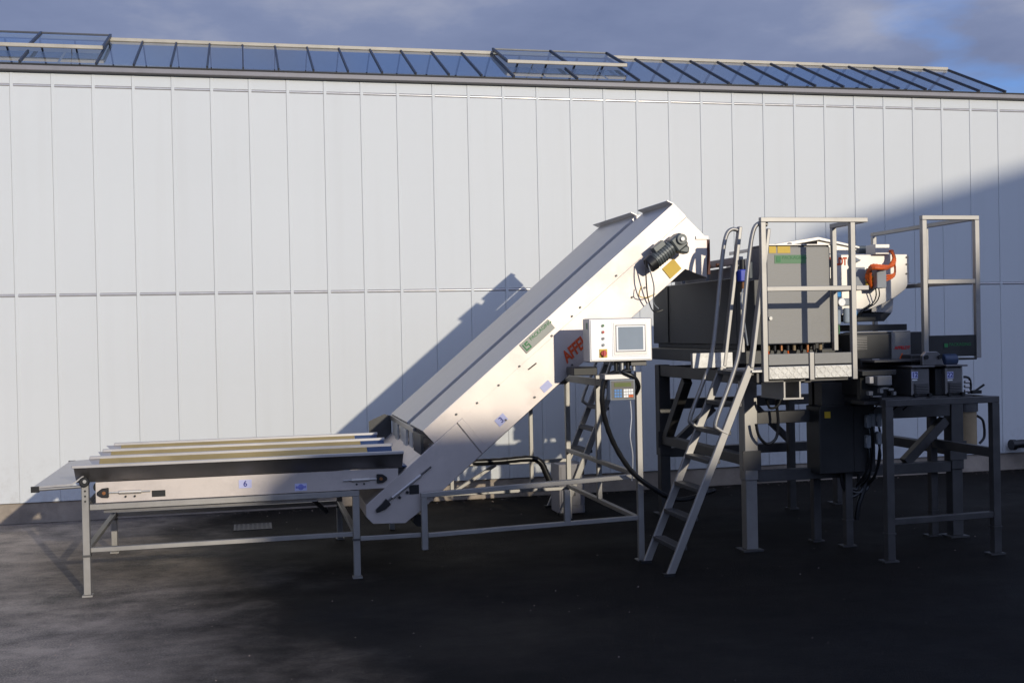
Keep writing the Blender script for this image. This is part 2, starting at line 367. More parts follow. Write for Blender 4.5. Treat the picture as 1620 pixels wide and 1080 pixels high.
for k in range(NP + 1):
    x = GX1 - k * GW
    inner = any(a + 0.1 < x < b - 0.1 for a, b in vents)
    mid = inner and any(abs(x - (a + b) / 2) < 0.12 for a, b in vents)
    if not inner or mid:
        y1 = RY - 0.03 if not mid else HALF
        MB().bar((x, EY, slope(EY)), (x, y1, slope(y1)), 0.017, 0.03).build('glazing_bar', 'glazing_bar', wh)
    MB().bar((x, BY, slope(BY)), (x, RY + 0.03, slope(RY + 0.03)), 0.016, 0.03).build('glazing_bar', 'glazing_bar', wh)
    if k < NP:
        v = any(a < x - GW / 2 < b for a, b in vents)
        pane(x - GW + 0.012, x - 0.012, EY, HALF if v else RY - 0.031).build('glass_pane', 'roof_glass', wh)
        pane(x - GW + 0.012, x - 0.012, BY, RY + 0.031).build('glass_pane', 'roof_glass', wh)
for a, b in vents:
    vr = MB(); y0, y1 = HALF - 0.06, RY; l0, l1 = 0.075, 0.055
    P = lambda x, y, l: (x, y, slope(y) + l)
    vw = MB()
    for x in (a, (a + b) / 2, b): vw.bar(P(x, y0, l0), P(x, y1, l1), 0.022, 0.03)
    vw.bar(P(a, y1, l1), P(b, y1, l1), 0.022, 0.016)
    fo = vw.build('roof_vent', 'glazing_bar', wh)
    MB().bar(P(a, y0 - 0.012, l0), P(b, y0 - 0.012, l0), 0.026, 0.038).build('vent_rail', 'bar_beige', fo, bevel=0.004)
    for x0_, x1_ in ((a, (a + b) / 2), ((a + b) / 2, b)):
        pane(x0_ + 0.012, x1_ - 0.012, y0, y1 - 0.012, l0, l1).build('vent_pane', 'roof_glass', fo)
    for x in (a + 0.3, b - 0.3): MB().bar((x, y0 + 0.05, slope(y0) + 0.06), (x - 0.05, y0 + 0.3, slope(y0) - 0.1), 0.008).build('vent_stay', 'galvanised', fo)
# gable end of the skylight
MB().add([(GX1 + 0.004, EY, EZ), (GX1 + 0.004, RY, RZ), (GX1 + 0.004, BY, EZ)], [(0, 1, 2)]).build('gable_pane', 'roof_glass', wh)
MB().box(GX1 - NP * GW, GX1, BY - 0.02, BY + 0.04, 4.376, EZ + 0.02).box(GX1 - NP * GW, GX1 + 0.02, EY + 0.03, EY + 0.07, 4.376, EZ - 0.004).build('skylight_curb', 'gutter_grey', wh)
# pipe fixed on the wall at the far right
p = at(1600, 703, -0.12)
tag(MB().tube([(p.x, -0.14, p.z), (p.x + 0.16, -0.14, p.z + 0.005), (p.x + 0.24, -0.14, p.z - 0.04), (p.x + 0.27, -0.14, p.z - 0.2), (p.x + 0.27, -0.14, 0.0)], 0.05, 12).cyl((p.x - 0.02, -0.14, p.z), (p.x + 0.03, -0.14, p.z), 0.062)
    .build('drain_pipe', 'hose_black', None, 0, True), 'black bent pipe low against the white wall at the right edge', 'pipe')

# ================================================================== the hall across the yard, behind the camera: unseen, inferred from its shadow, outline shaped to cast it
hb = thing('shade_hall', 'gambrel-roofed brick hall unseen behind the camera, its outline shaped to shade the machine', 'building', (20, -34, 0))
MB().prism([(11.9, 0), (11.9, 7.15), (15.1, 10.03), (22.0, 11.96), (28.9, 10.03), (32.1, 7.15), (32.1, 0)], -42, -30).build('wall', 'brick', hb)
rf = MB()
for (a, b), (c, d) in (((11.9, 7.15), (15.1, 10.03)), ((15.1, 10.03), (22, 11.96)), ((22, 11.96), (28.9, 10.03)), ((28.9, 10.03), (32.1, 7.15))):
    rf.prism([(a, b + 0.005), (c, d + 0.005), (c, d + 0.07), (a, b + 0.07)], -42.1, -29.9)
rf.build('roof', 'roof_sheet', hb)
MB().box(9.96, 11.89, -31.4, -30.1, 0, 7.15).build('shade_link', 'brick', hb)  # unseen block, its height set by the dip in the shade edge
MB().box(8.42, 9.95, -31.5, -30.0, 0, 7.56).build('shade_tower', 'brick', hb)  # unseen block, kept thin and sized to cast the raised shade edge
sw = thing('sky_blocker', 'unseen low brick block added behind the camera to darken reflections', 'building', (-10, -33, 0))  # added out of view: darkens steel reflections and cuts low skylight
MB().box(-45, 8.3, -36, -31, 0, 4.5).build('wall', 'brick', sw)
MB().box(-45.2, 8.35, -36.2, -30.9, 4.505, 4.62).build('roof', 'roof_sheet', sw)
for i in range(6):
    x = 13.5 + i * 3.0
    w_ = MB().box(x, x + 1.4, -29.995, -29.9, 2.0, 4.2).build('unseen_window', 'frame_paint', hb)
    MB().box(x + 0.08, x + 1.32, -29.89, -29.88, 2.08, 4.12).build('pane', 'screen', w_)

# ================================================================== infeed table with three belts
tb = thing('infeed_table', 'stainless infeed belt table with yellow-sided troughs on four thin legs', 'conveyor', (-0.2, -2.65, 0))
YF, YR = -3.43, -1.84
XL, XR = -1.11, 0.72
for x, y, top in ((XL, YF - 0.012, 0.80), (XR, YF - 0.012, 0.584), (XL, YR, 0.70), (XR, YR, 0.584)):
    lg = MB().box(x - 0.024, x + 0.024, y - 0.024, y + 0.024, 0.012, top).build('leg', 'frame_paint', tb, bevel=0.003)
    MB().box(x - 0.034, x + 0.034, y - 0.034, y + 0.034, 0, 0.0115).build('foot', 'frame_paint', lg)
    MB().box(x - 0.029, x + 0.029, y - 0.029, y + 0.029, 0.27, 0.285).build('clamp_collar', 'frame_dark', lg)
    if top > 0.65:
        for z in (0.72, 0.685, 0.65):
            if y < -3: MB().cyl((x, y - 0.023, z), (x, y - 0.026, z), 0.007, 8).build('hole', 'black', lg)
        MB().cyl((x, y - 0.02, top - 0.015), (x, y - 0.06, top - 0.015), 0.034, 16).build('knob', 'black', lg, 0.006, True)
        MB().cyl((x + 0.004, y - 0.0605, top - 0.01), (x + 0.004, y - 0.066, top - 0.01), 0.012, 10).build('bolt', 'galvanised', lg)
for y in (YF, YR):
    MB().box(XL + 0.025, XR + 0.026, y - 0.02, y + 0.02, 0.585, 0.626).build('top_rail', 'frame_paint', tb, bevel=0.003)
    MB().box(XL + 0.025, XR - 0.025, y - 0.018, y + 0.018, 0.297, 0.330).build('low_rail', 'frame_paint', tb, bevel=0.003)
for x in (XL, XR):
    MB().box(x - 0.019, x + 0.019, YF + 0.02, YR - 0.025, 0.296, 0.329).build('cross_rail', 'frame_paint', tb, bevel=0.003)
    MB().box(x - 0.019, x + 0.019, YF + 0.02, YR - 0.025, 0.590, 0.624).build('cross_rail', 'frame_paint', tb, bevel=0.003)
for y, s in ((YF, -1), (YR, 1)):
    MB().box(-1.045, 1.03, y - 0.004, y + 0.004, 0.632, 0.772).build('apron', 'steel', tb)
ap = None
# flared side guards, dividers
def trough(Yt, zt, dy, x0, x1, mt, name, th=0.004):
    """inclined sheet from a rim (Yt, zt) falling towards the camera by dy"""
    return MB().prism([(Yt, zt), (Yt + dy, 0.785), (Yt + dy, 0.785 - th), (Yt, zt - th * 2)], x0, x1, 'x').build(name, mt, tb)
RIMS = [(-3.54, 0.897), (-2.87, 0.888), (-2.35, 0.888), (-1.83, 0.888)]
MB().prism([(-3.54, 0.897), (-3.425, 0.775), (-3.42, 0.775), (-3.534, 0.899)], -1.17, 1.06, 'x').build('side_guard', 'steel_dark', tb)
for k, (y, z) in enumerate(RIMS):
    MB().box(-1.18 + 0.028 * k, 1.06, y - 0.013, y + 0.013, z - 0.012, z + 0.010).build('rim', 'cover_grey', tb, bevel=0.003)
    if k:
        trough(y - 0.004, z - 0.004, -0.15, -1.10 + 0.02 * k, 0.86, 'yellow_slope', 'trough_side')
        trough(y - 0.004, z - 0.004, -0.15, 0.862, 1.05, 'belt_blue', 'trough_end')
        if k < 3: trough(y + 0.004, z - 0.004, 0.12, -1.10, 1.05, 'steel', 'trough_back')
        MB().add([(-1.16, y, z - 0.01), (-1.10 + 0.02 * k, y - 0.15, 0.786), (-1.10 + 0.02 * k, y, z - 0.01)], [(0, 1, 2)]).build('end_gusset', 'cover_grey', tb)
trough(-3.53, 0.893, 0.14, -1.12, 1.05, 'steel', 'trough_back')
for a, b in ((-3.38, -3.03), (-2.74, -2.51), (-2.22, -1.99)):
    MB().box(-1.06, 1.10, a, b, 0.772, 0.781).build('belt', 'belt_blue', tb)
MB().cyl((-1.03, -3.40, 0.735), (-1.03, -1.87, 0.735), 0.036, 18).build('end_roller', 'black', tb, 0, True)
MB().cyl((1.05, -3.40, 0.735), (1.05, -1.87, 0.735), 0.036, 18).build('end_roller', 'black', tb, 0, True)
# shelf at the left end
MB().prism([(-1.44, 0.765), (-1.19, 0.775), (-1.10, 0.842), (-1.095, 0.836), (-1.186, 0.765), (-1.44, 0.753)], -3.47, -1.82).build('shelf', 'cover_grey', tb)
for y in (-3.472, -1.83): MB().box(-1.452, -1.40, y - 0.006, y + 0.012, 0.728, 0.768).build('shelf_clip', 'black', tb)
for y in (-3.46, -1.83): MB().cyl((-1.41, y, 0.745), (-1.13, y - 0.002, 0.752), 0.011, 10).build('shelf_bracket', 'frame_paint', tb, 0, True)
# tensioners, slot, stickers on the near apron
def tensioner(pxs, y, par, flip):
    a, b = (at(pxs[0], y[0], YF - 0.02), at(pxs[1], y[1], YF - 0.02))
    Y = YF - 0.018; d = (b - a); a.y = b.y = Y
    MB().cyl(a, b, 0.006, 8).build('tension_rod', 'galvanised', par, 0, True)
    MB().cyl(a.lerp(b, 0.25), a.lerp(b, 0.78), 0.013, 10).build('turnbuckle', 'cream_panel', par, 0, True)
    e = a if not flip else b; s = -1 if not flip else 1
    br = MB().prism([(e.x + s * 0.0, e.z - 0.034), (e.x + s * 0.0, e.z + 0.034), (e.x + s * 0.045, e.z + 0.03), (e.x + s * 0.075, e.z + 0.008), (e.x + s * 0.075, e.z - 0.012), (e.x + s * 0.045, e.z - 0.03)], YF - 0.03, YF - 0.0045).build('bearing', 'black', par, 0.004)
    MB().cyl((e.x + s * 0.03, YF - 0.030, e.z), (e.x + s * 0.03, YF - 0.036, e.z), 0.012, 12).build('bearing_cap', 'copper', br)
    for f in (0.4, 0.62):
        q = a.lerp(b, f); MB().cyl((q.x, YF - 0.004, q.z - 0.032), (q.x, YF - 0.02, q.z - 0.032), 0.007, 8).build('bolt', 'black', par)
tensioner((172, 238), (779, 776), tb, False)
tensioner((543, 596), (760, 757), tb, True)
q = at(251, 780, YF - 0.005); MB().box(q.x - 0.045, q.x + 0.045, YF - 0.007, YF - 0.0045, q.z - 0.022, q.z + 0.022).build('slot_cover', 'black', tb)
st, p = sticker('number_sticker', 'lilac', tb, (388, 765), 0.088, 0.058, YF - 0.0045)
text('6', 'numeral', 'ink_blue', st, p + Vector((0, -0.003, 0)), 0.055, 0, 0, 0.0006, 0.001)
st, p = sticker('maker_sticker', 'lilac', tb, (476, 770), 0.085, 0.052, YF - 0.0045)
MB().cyl((p.x, p.y - 0.002, p.z), (p.x, p.y - 0.0035, p.z), 0.021, 16).build('badge', 'sticker_blue', st)
MB().box(p.x - 0.036, p.x + 0.036, p.y - 0.0045, p.y - 0.0025, p.z - 0.008, p.z + 0.008).build('badge_bar', 'sticker_blue', st)
# drive under the right end
mo = MB().cyl((0.34, -2.4, 0.52), (0.34, -2.05, 0.52), 0.085, 18).box(0.26, 0.42, -2.55, -2.38, 0.44, 0.60).build('drive_motor', 'motor_grey', tb, 0, True)
MB().box(0.30, 0.46, -2.3, -2.1, 0.60, 0.66).build('terminal_box', 'motor_grey', mo)
MB().bar((0.40, -2.46, 0.5), (0.58, -2.40, 0.32), 0.03).build('torque_arm', 'frame_dark', mo)
MB().box(-1.0, 0.45, -3.40, -3.36, 0.556, 0.578).build('belt_return_tray', 'steel_dark', tb)

# ================================================================== inclined conveyor
YN, YB = -3.44, -1.58
ic = thing('inclined_conveyor', 'steep covered stainless conveyor rising from the belt table to the hopper', 'conveyor', (1.9, -2.5, 0.3))
def XZ(pts, Y=YN): return [(at(x, y, Y).x, at(x, y, Y).z) for x, y in pts]
cover = XZ([(668, 681), (1066, 321), (1086, 341), (687, 699)])
body = XZ([(579, 799), (686, 702), (1086, 343), (1114, 372), (1120, 376), (1119, 440), (1084, 426), (664, 809), (641, 827), (590, 828), (579, 817)])
INC = math.atan2(cover[1][1] - cover[0][1], cover[1][0] - cover[0][0])
DI = Vector((math.cos(INC), 0, math.sin(INC))); DN = Vector((-math.sin(INC), 0, math.cos(INC)))
MB().prism(body, YN + 0.006, YB - 0.006).build('trough_body', 'steel', ic, bevel=0.004)
# side plates, split where the photo shows the seams: a toe plate, a long plate
toe = XZ([(579, 799), (686, 702), (722, 669), (762, 718), (664, 809), (641, 827), (590, 828), (579, 817)])
MB().prism(toe, YN - 0.003, YN + 0.005).build('toe_plate', 'steel', ic, bevel=0.002)
lng = XZ([(723.5, 667.5), (1086, 343.5), (1114, 372), (1119, 377), (1118, 439), (1084, 425.5), (763.5, 716.5)])
MB().prism(lng, YN + 0.000, YN + 0.0055).build('side_plate', 'steel', ic, bevel=0.001)
st_ = XZ([(723, 668), (731, 661), (772, 709), (763, 717)])
MB().prism(st_, YN - 0.007, YN - 0.0005).build('splice_strip', 'steel', ic, bevel=0.002)
cn = MB().prism(cover, YN + 0.002, -2.765).build('near_cover', 'cover_grey', ic, bevel=0.003)
cvside = XZ([(669.5, 682), (1065, 323.5), (1085.8, 343.1), (687, 700.4)])
MB().prism(cvside, YN - 0.0012, YN + 0.0015).build('cover_side', 'steel', cn)
cf = MB().prism(cover, -2.60, YB).build('far_cover', 'cover_grey', ic, bevel=0.003)
MB().prism([(x - 0.065 * DN.x, z - 0.065 * DN.z) for x, z in cover], -2.775, -2.59).build('gap_channel', 'steel_dark', ic)
E1 = Vector((cover[1][0], 0, cover[1][1]))
for y0, y1, par in ((YN - 0.004, -2.765, cn), (-2.60, YB + 0.06, cf)):
    b0 = E1 - DI * 0.012 - DN * 0.002; b1 = b0 + DI * 0.008
    MB().prism([(b0.x, b0.z), (b1.x, b1.z), (b1.x + DN.x * 0.03 - 0.03, b1.z + DN.z * 0.03), (b0.x + DN.x * 0.03 - 0.03, b0.z + DN.z * 0.03)], y0, y1).build('end_lip', 'cover_grey', par)
MB().box(E1.x - 0.02, E1.x + 0.015, -2.64, -2.59, E1.z - 0.10, E1.z - 0.01).build('cover_corner', 'steel', cf)
# mouth over the belt table
mx = cover[0][0]; mz = cover[0][1]
mth = MB().box(mx - 0.012, mx + 0.01, -3.43, -3.06, mz - 0.24, mz - 0.03).build('mouth_panel', 'hopper_steel', ic)
MB().prism([(mx - 0.20, mz - 0.24), (mx - 0.20, mz - 0.06), (mx - 0.06, mz + 0.0), (mx, mz - 0.02), (mx, mz - 0.24)], YB - 0.004, YB + 0.004).build('mouth_panel', 'hopper_steel', ic)
MB().box(mx - 0.012, mx + 0.01, -3.05, YB, mz - 0.05, mz - 0.012).build('mouth_header', 'steel_dark', ic)
for i in range(5):
    y = -2.95 + i * 0.27
    MB().box(mx - 0.006 - 0.012 * (i % 2), mx - 0.001, y, y + 0.17, mz - 0.22, mz - 0.052).build('curtain_strip', 'curtain', ic)
# bolts along the side
for c in [(680, 703), (722, 655), (755, 637), (789, 609), (822, 579), (873, 531), (918, 486), (975, 436), (1020, 455), (905, 577), (846, 628), (800, 664), (1000, 470), (960, 507), (905, 500)]:
    q = at(c[0], c[1], YN - 0.006); MB().cyl((q.x, YN - 0.004, q.z), (q.x, YN - 0.012, q.z), 0.008, 8).build('bolt', 'frame_dark', ic)
q = at(842, 579, YN); MB().bar((q.x - 0.03, YN - 0.006, q.z - 0.022), (q.x + 0.03, YN - 0.006, q.z + 0.022), 0.02, 0.008).build('latch', 'black', ic)
# toe tensioner
a = at(600, 803, YN - 0.02); b = at(682, 738, YN - 0.02); a.y = b.y = YN - 0.02
MB().cyl(a, b, 0.007, 8).build('tension_rod', 'frame_dark', ic, 0, True)
MB().cyl(a.lerp(b, .25), a.lerp(b, .8), 0.014, 10).build('turnbuckle', 'cover_grey', ic, 0, True)
MB().prism([(a.x - 0.02, a.z - 0.035), (a.x + 0.05, a.z - 0.01), (a.x + 0.085, a.z + 0.025), (a.x + 0.05, a.z + 0.065), (a.x + 0.02, a.z + 0.03), (a.x - 0.025, a.z - 0.01)], YN - 0.032, YN - 0.0035).build('bearing', 'black', ic, 0.004)
for c in ((632, 786), (644, 778)):
    q = at(c[0], c[1], YN); MB().cyl((q.x, YN - 0.0035, q.z), (q.x, YN - 0.02, q.z), 0.011, 8).build('bolt', 'black', ic)
q = at(655, 773, YN); MB().box(q.x - 0.035, q.x + 0.035, YN - 0.012, YN - 0.0035, q.z - 0.035, q.z + 0.03).build('toe_slot', 'black', ic)
MB().cyl((at(668, 822, YN).x, -3.30, 0.36), (at(668, 822, YN).x, -1.7, 0.36), 0.045, 16).build('tail_roller', 'black', ic, 0, True)
# discharge flap at the head
q0 = at(1117, 379, YN); q1 = at(1117, 434, YN)
MB().box(q0.x + 0.006, q0.x + 0.03, YN - 0.002, YB, q1.z, q0.z).build('discharge_flap', 'brown_flap', ic)
q = at(1110, 376, YN); MB().box(q.x - 0.05, q.x + 0.05, YN - 0.012, YN - 0.0065, q.z - 0.012, q.z + 0.012).build('head_strip', 'cover_grey', ic)
# gearmotor
gm = thing('x', '', '', (0, 0, 0)); bpy.data.objects.remove(gm); ORG.pop('x', None)
c0 = at(1035, 413, YN - 0.11); c1 = at(1062, 391, YN - 0.11); c0.y = c1.y = YN - 0.11
ax = (c1 - c0).normalized(); pn = Vector((-ax.z, 0, ax.x))
mot = MB().cyl(c0, c1, 0.056, 18).build('gear_motor', 'motor_grey', ic, 0.004, True)
for k in range(7):
    m_ = c0.lerp(c1, 0.08 + 0.13 * k); MB().cyl(m_, m_ + ax * 0.008, 0.062, 18).build('cooling_fin', 'motor_grey', mot)
MB().cyl(c0 - ax * 0.06, c0 - ax * 0.002, 0.058, 18, 0.064).build('fan_cover', 'black', mot, 0.004, True)
MB().bar(c0 + ax * 0.04 + pn * 0.068, c0 + ax * 0.14 + pn * 0.068, 0.08, 0.045, up=pn).build('terminal_box', 'motor_grey', mot, 0.004)
g0 = c1 + ax * 0.002; MB().bar(g0, g0 + ax * 0.105, 0.13, 0.115, up=pn).bar(g0 + ax * 0.03 - pn * 0.04, g0 + ax * 0.085 - pn * 0.095, 0.10, 0.06, up=ax).build('gearbox', 'motor_grey', mot, 0.012)
gc = g0 + ax * 0.075 + pn * 0.01
MB().cyl(gc + Vector((0, -0.064, 0)), gc + Vector((0, -0.085, 0)), 0.04, 18).build('gearbox_flange', 'motor_grey', mot, 0.004, True)
MB().cyl(gc + Vector((0, -0.086, 0)), gc + Vector((0, -0.10, 0)), 0.018, 12).build('shaft_end', 'galvanised', mot, 0.003, True)
wr = c0 - ax * 0.06 + Vector((0, -0.03, 0))
MB().tube([wr + pn * 0.05, wr + Vector((-0.03, 0, -0.10)), wr + Vector((0.0, 0.05, -0.24)), wr + Vector((0.06, 0.1, -0.34)), wr + Vector((0.14, 0.11, -0.33))], 0.005, 6).build('cable', 'hose_black', mot)
MB().tube([wr + pn * 0.02, wr + Vector((0.03, 0, -0.15)), wr + Vector((0.05, 0.07, -0.27)), wr + Vector((0.10, 0.1, -0.32))], 0.005, 6).build('cable', 'box_grey', mot)
MB().tube([wr + Vector((-0.05, 0.05, -0.15)), wr + Vector((-0.06, 0.08, -0.22)), wr + Vector((0.0, 0.085, -0.235)), wr + Vector((0.07, 0.085, -0.21))], 0.004, 6).build('cable', 'yellow', mot)
sticker('warning_plate', 'yellow', ic, (1063, 425), 0.12, 0.10, YN - 0.006, INC)
# lettering and stickers on the conveyor side
st, p = sticker('logo_sticker', 'sticker_pale', ic, (850, 532), 0.29, 0.085, YN - 0.0065, INC)
text('PACKAGING', 'lettering', 'green', st, p + DI * 0.048 + DN * 0.018 + Vector((0, -0.003, 0)), 0.037, INC, 0, 0.0006, 0.0004)
lb = MB()
o_ = p - DI * 0.105 + Vector((0, -0.0035, 0))
for (u0, u1, v0, v1) in ((-0.028, -0.018, -0.03, 0.028), (-0.018, 0.004, -0.03, -0.018), (-0.010, 0.024, 0.016, 0.028), (-0.010, 0.0, 0.0, 0.016), (0.0, 0.024, -0.002, 0.008), (0.014, 0.024, -0.03, -0.002), (0.006, 0.014, -0.03, -0.02)):
    m_ = o_ + DI * (u0 + u1) / 2 + DN * (v0 + v1) / 2
    lb.bar(m_ - DI * (u1 - u0) / 2, m_ + DI * (u1 - u0) / 2, 0.002, v1 - v0, up=DN)
lb.build('emblem', 'green', st)
q = at(918, 545, YN - 0.003)
text('AFFELDT', 'lettering', 'orange_print', ic, Vector((q.x, YN - 0.004, q.z)), 0.118, INC, 0.25, 0.001, 0.004, 1.0, 0.72)
st, p = sticker('number_sticker', 'lilac', ic, (793, 664), 0.085, 0.062, YN - 0.001, INC)
text('3', 'numeral', 'ink_blue', st, p + Vector((0, -0.003, 0)), 0.06, INC, 0, 0.0006, 0.001)
sticker('inspection_sticker', 'lilac', ic, (864, 611), 0.085, 0.055, YN - 0.001, INC)
# reddish stain plate on the far cover
# ================================================================== stand of the inclined conveyor with the terminal mast
YS = -3.50
sf = thing('conveyor_stand', 'low square-tube stand carrying the inclined conveyor and the control terminal', 'stand', (2.1, -2.5, 0))
def sbar(p, q, w, h=None, mt='frame_paint', name='rail', par=None): return MB().bar(p, q, w, h).build(name, mt, par or sf, bevel=0.003)
xa = atX(671, 800, YS); xm = atX(897, 800, YS); xb = atX(1013, 800, YS)
zt = 0.575; zl = 0.285
sbar((xa, YS, atZ(671, 869, YS)), (xa, YS, zt - 0.018), 0.044, name='leg')
sbar((xm, YS, zl + 0.018), (xm, YS, zt - 0.018), 0.044, name='upright')
MB().box(xb - 0.022, xb + 0.022, YS - 0.022, YS + 0.022, 0.008, 1.42).build('mast', 'frame_paint', sf, bevel=0.003)
MB().box(xb - 0.04, xb + 0.04, YS - 0.04, YS + 0.04, 0, 0.0078).build('foot', 'frame_paint', sf)
sbar((xa - 0.024, YS, zt), (xb - 0.023, YS, zt + 0.06), 0.042, 0.036, name='top_rail')
sbar((XR + 0.025, YS + 0.03, zl), (xa - 0.0225, YS + 0.03, zl), 0.03, 0.032, name='link_rail')
sbar((xa + 0.0225, YS, zl), (xb - 0.023, YS, zl + 0.035), 0.042, 0.032, name='low_rail')
YSB = -1.52
for x, z0, z1 in ((xa, 0.0, zt), (xb, 0.0, 1.36)):
    sbar((x, YSB, z0), (x, YSB, z1), 0.044, name='rear_leg')
sbar((xb, -2.47, 0.30), (xb, -2.47, 1.36), 0.04, name='upright')
sbar((xb, YS + 0.023, zt + 0.06), (xb, YSB - 0.023, zt + 0.06), 0.038, 0.034, name='cross_rail')
sbar((xb, YS + 0.023, zl + 0.02), (xb, YSB - 0.023, zl + 0.02), 0.038, 0.034, name='cross_rail')
sbar((xb, YS + 0.023, 1.30), (xb, YSB - 0.023, 1.30), 0.038, 0.06, name='cross_rail')
sbar((xb - 0.9, YSB, 1.27), (xb - 0.023, YSB, 1.27), 0.036, 0.05, name='rear_top_rail')
sbar((xa + 0.023, YSB, zt - 0.03), (xb - 0.023, YSB, zt - 0.03), 0.036, 0.032, name='rear_rail')
sbar((xa + 0.023, YSB, zl), (xb - 0.023, YSB, zl), 0.036, 0.032, name='rear_rail')
sbar((xa + 0.55, YSB - 0.03, zl + 0.02), (xa + 0.95, YSB - 0.03, zt - 0.04), 0.03, name='brace')
sbar((xa + 0.55, YSB, zl + 0.017), (xa + 0.55, YSB, zt - 0.047), 0.034, name='rear_upright')
sbar((xb - 0.35, YSB, 0.31), (xb - 0.35, YSB, 1.245), 0.034, name='rear_upright')
# the terminal
YH = -3.90
tl = at(930, 504, YH); tr = at(1031, 503, YH); bl = at(934, 573, YH)
hm = thing('control_terminal', 'white control terminal with grey touch screen and push buttons on a mast', 'control panel', (tl.x + 0.2, YH + 0.07, bl.z))
hx0, hx1, hz0, hz1 = tl.x + 0.005, tr.x, bl.z, tl.z
RL = 0.0
MB().box(hx0, hx1, YH, YH + 0.15, hz0, hz1).build('housing', 'cover_grey', hm, bevel=0.006)
fp = MB().box(hx0 + 0.012, hx1 - 0.012, YH - 0.006, YH - 0.0005, hz0 + 0.012, hz1 - 0.010).build('front_panel', 'white', hm, bevel=0.002)
w = hx1 - hx0; h = hz1 - hz0
sxa, sxb, sza, szb = hx0 + 0.36 * w, hx0 + 0.935 * w, hz0 + 0.12 * h, hz0 + 0.93 * h
sb = MB().box(sxa, sxb, YH - 0.009, YH - 0.0065, sza, szb).build('screen_bezel', 'white', hm, bevel=0.001)
MB().box(sxa + 0.012, sxb - 0.012, YH - 0.013, YH - 0.0095, sza + 0.012, szb - 0.010).build('bezel_inner', 'cover_grey', sb)
MB().box(sxa + 0.030, sxb - 0.030, YH - 0.0155, YH - 0.0135, sza + 0.038, szb - 0.034).build('screen_rim', 'white', sb)
MB().box(sxa + 0.024, sxb - 0.024, YH - 0.0148, YH - 0.0132, sza + 0.032, szb - 0.028).build('screen_gasket', 'gutter_grey', sb)
MB().box(sxa + 0.042, sxb - 0.042, YH - 0.0165, YH - 0.0158, sza + 0.046, szb - 0.042).build('screen', 'screen', sb)
bx = hx0 + 0.215 * w
for k, mt in enumerate(('green_pale', 'red', 'gutter_grey', 'box_grey')):
    z = hz1 - h * (0.165 + 0.148 * k)
    pb = MB().cyl((bx, YH - 0.0065, z), (bx, YH - 0.012, z), 0.0125, 14).build('push_button', 'galvanised', hm, 0, True)
    MB().cyl((bx, YH - 0.0125, z), (bx, YH - 0.018, z), 0.009, 14).build('button_cap', mt, pb, 0, True)
z = hz1 - h * 0.80
es = MB().box(bx - 0.029, bx + 0.029, YH - 0.010, YH - 0.0065, z - 0.030, z + 0.030).build('switch_plate', 'yellow', hm)
MB().cyl((bx, YH - 0.0105, z), (bx, YH - 0.03, z), 0.02, 16).build('main_switch', 'red', es, 0, True)
MB().box(bx - 0.008, bx + 0.008, YH - 0.04, YH - 0.0305, z - 0.022, z + 0.022).build('switch_handle', 'red', es)
MB().box(hx1 - 0.15, hx1 - 0.03, YH + 0.04, YS - 0.024, hz0 - 0.035, hz0 - 0.002).build('mount_arm', 'frame_dark', hm, bevel=0.003)
MB().box(hx0 - 0.002, hx0 - 0.0005, YH + 0.03, YH + 0.06, hz1 - 0.075, hz1 - 0.03).build('side_sticker', 'green_pale', hm)
MB().box(hx0 - 0.06, hx0 + 0.12, YH + 0.20, YH + 0.40, hz0 - 0.10, hz0 - 0.04).build('cable_box', 'black', hm, bevel=0.004)
for k in range(4):
    x = hx0 + 0.22 + k * 0.045
    MB().cyl((x, YH + 0.07, hz0 - 0.001), (x, YH + 0.07, hz0 - 0.07), 0.014, 10).build('cable_gland', 'galvanised' if k % 2 else 'black', hm, 0, True)
# the small keypad box under it
kt = thing('keypad_display', 'small grey keypad box with green display hanging under the white terminal', 'keypad', (0, 0, 0))
kl = at(965, 601, YH + 0.03); kr = at(1005, 632, YH + 0.03); kY = YH + 0.03
ORG[kt.name] = Vector(((kl.x + kr.x) / 2, kY + 0.05, kr.z)); kt.location = ORG[kt.name]
MB().box(kl.x, kr.x, kY, kY + 0.09, kr.z, kl.z).build('housing', 'box_grey', kt, bevel=0.004)
kw = kr.x - kl.x; kh = kl.z - kr.z
MB().box(kl.x - 0.03, kr.x - 0.02, kY + 0.03, kY + 0.16, kl.z + 0.001, kl.z + 0.04).build('hood', 'cover_grey', kt, bevel=0.004)
MB().box(kl.x + 0.01, kr.x - 0.01, kY - 0.003, kY - 0.0005, kr.z + 0.01, kl.z - 0.008).build('face', 'frame_dark', kt)
MB().box(kl.x + 0.03, kr.x - 0.03, kY - 0.006, kY - 0.0035, kr.z + 0.66 * kh, kr.z + 0.86 * kh).build('display', 'lcd', kt)
for i, j in ((0, 1), (1, 0), (1, 1), (1, 2), (2, 1), (0, 0), (2, 0), (0, 2), (2, 2)):
    x = kl.x + 0.03 + i * 0.020; zz = kr.z + 0.02 + j * 0.021
    MB().box(x, x + 0.016, kY - 0.006, kY - 0.0035, zz, zz + 0.017).build('key', 'key_blue', kt)
for i in range(4):
    for j in range(3):
        x = kl.x + kw * 0.53 + i * 0.0185; zz = kr.z + 0.02 + j * 0.021
        MB().box(x, x + 0.016, kY - 0.006, kY - 0.0035, zz, zz + 0.017).build('key', 'orange' if (j == 0 and i > 1) else 'white', kt)
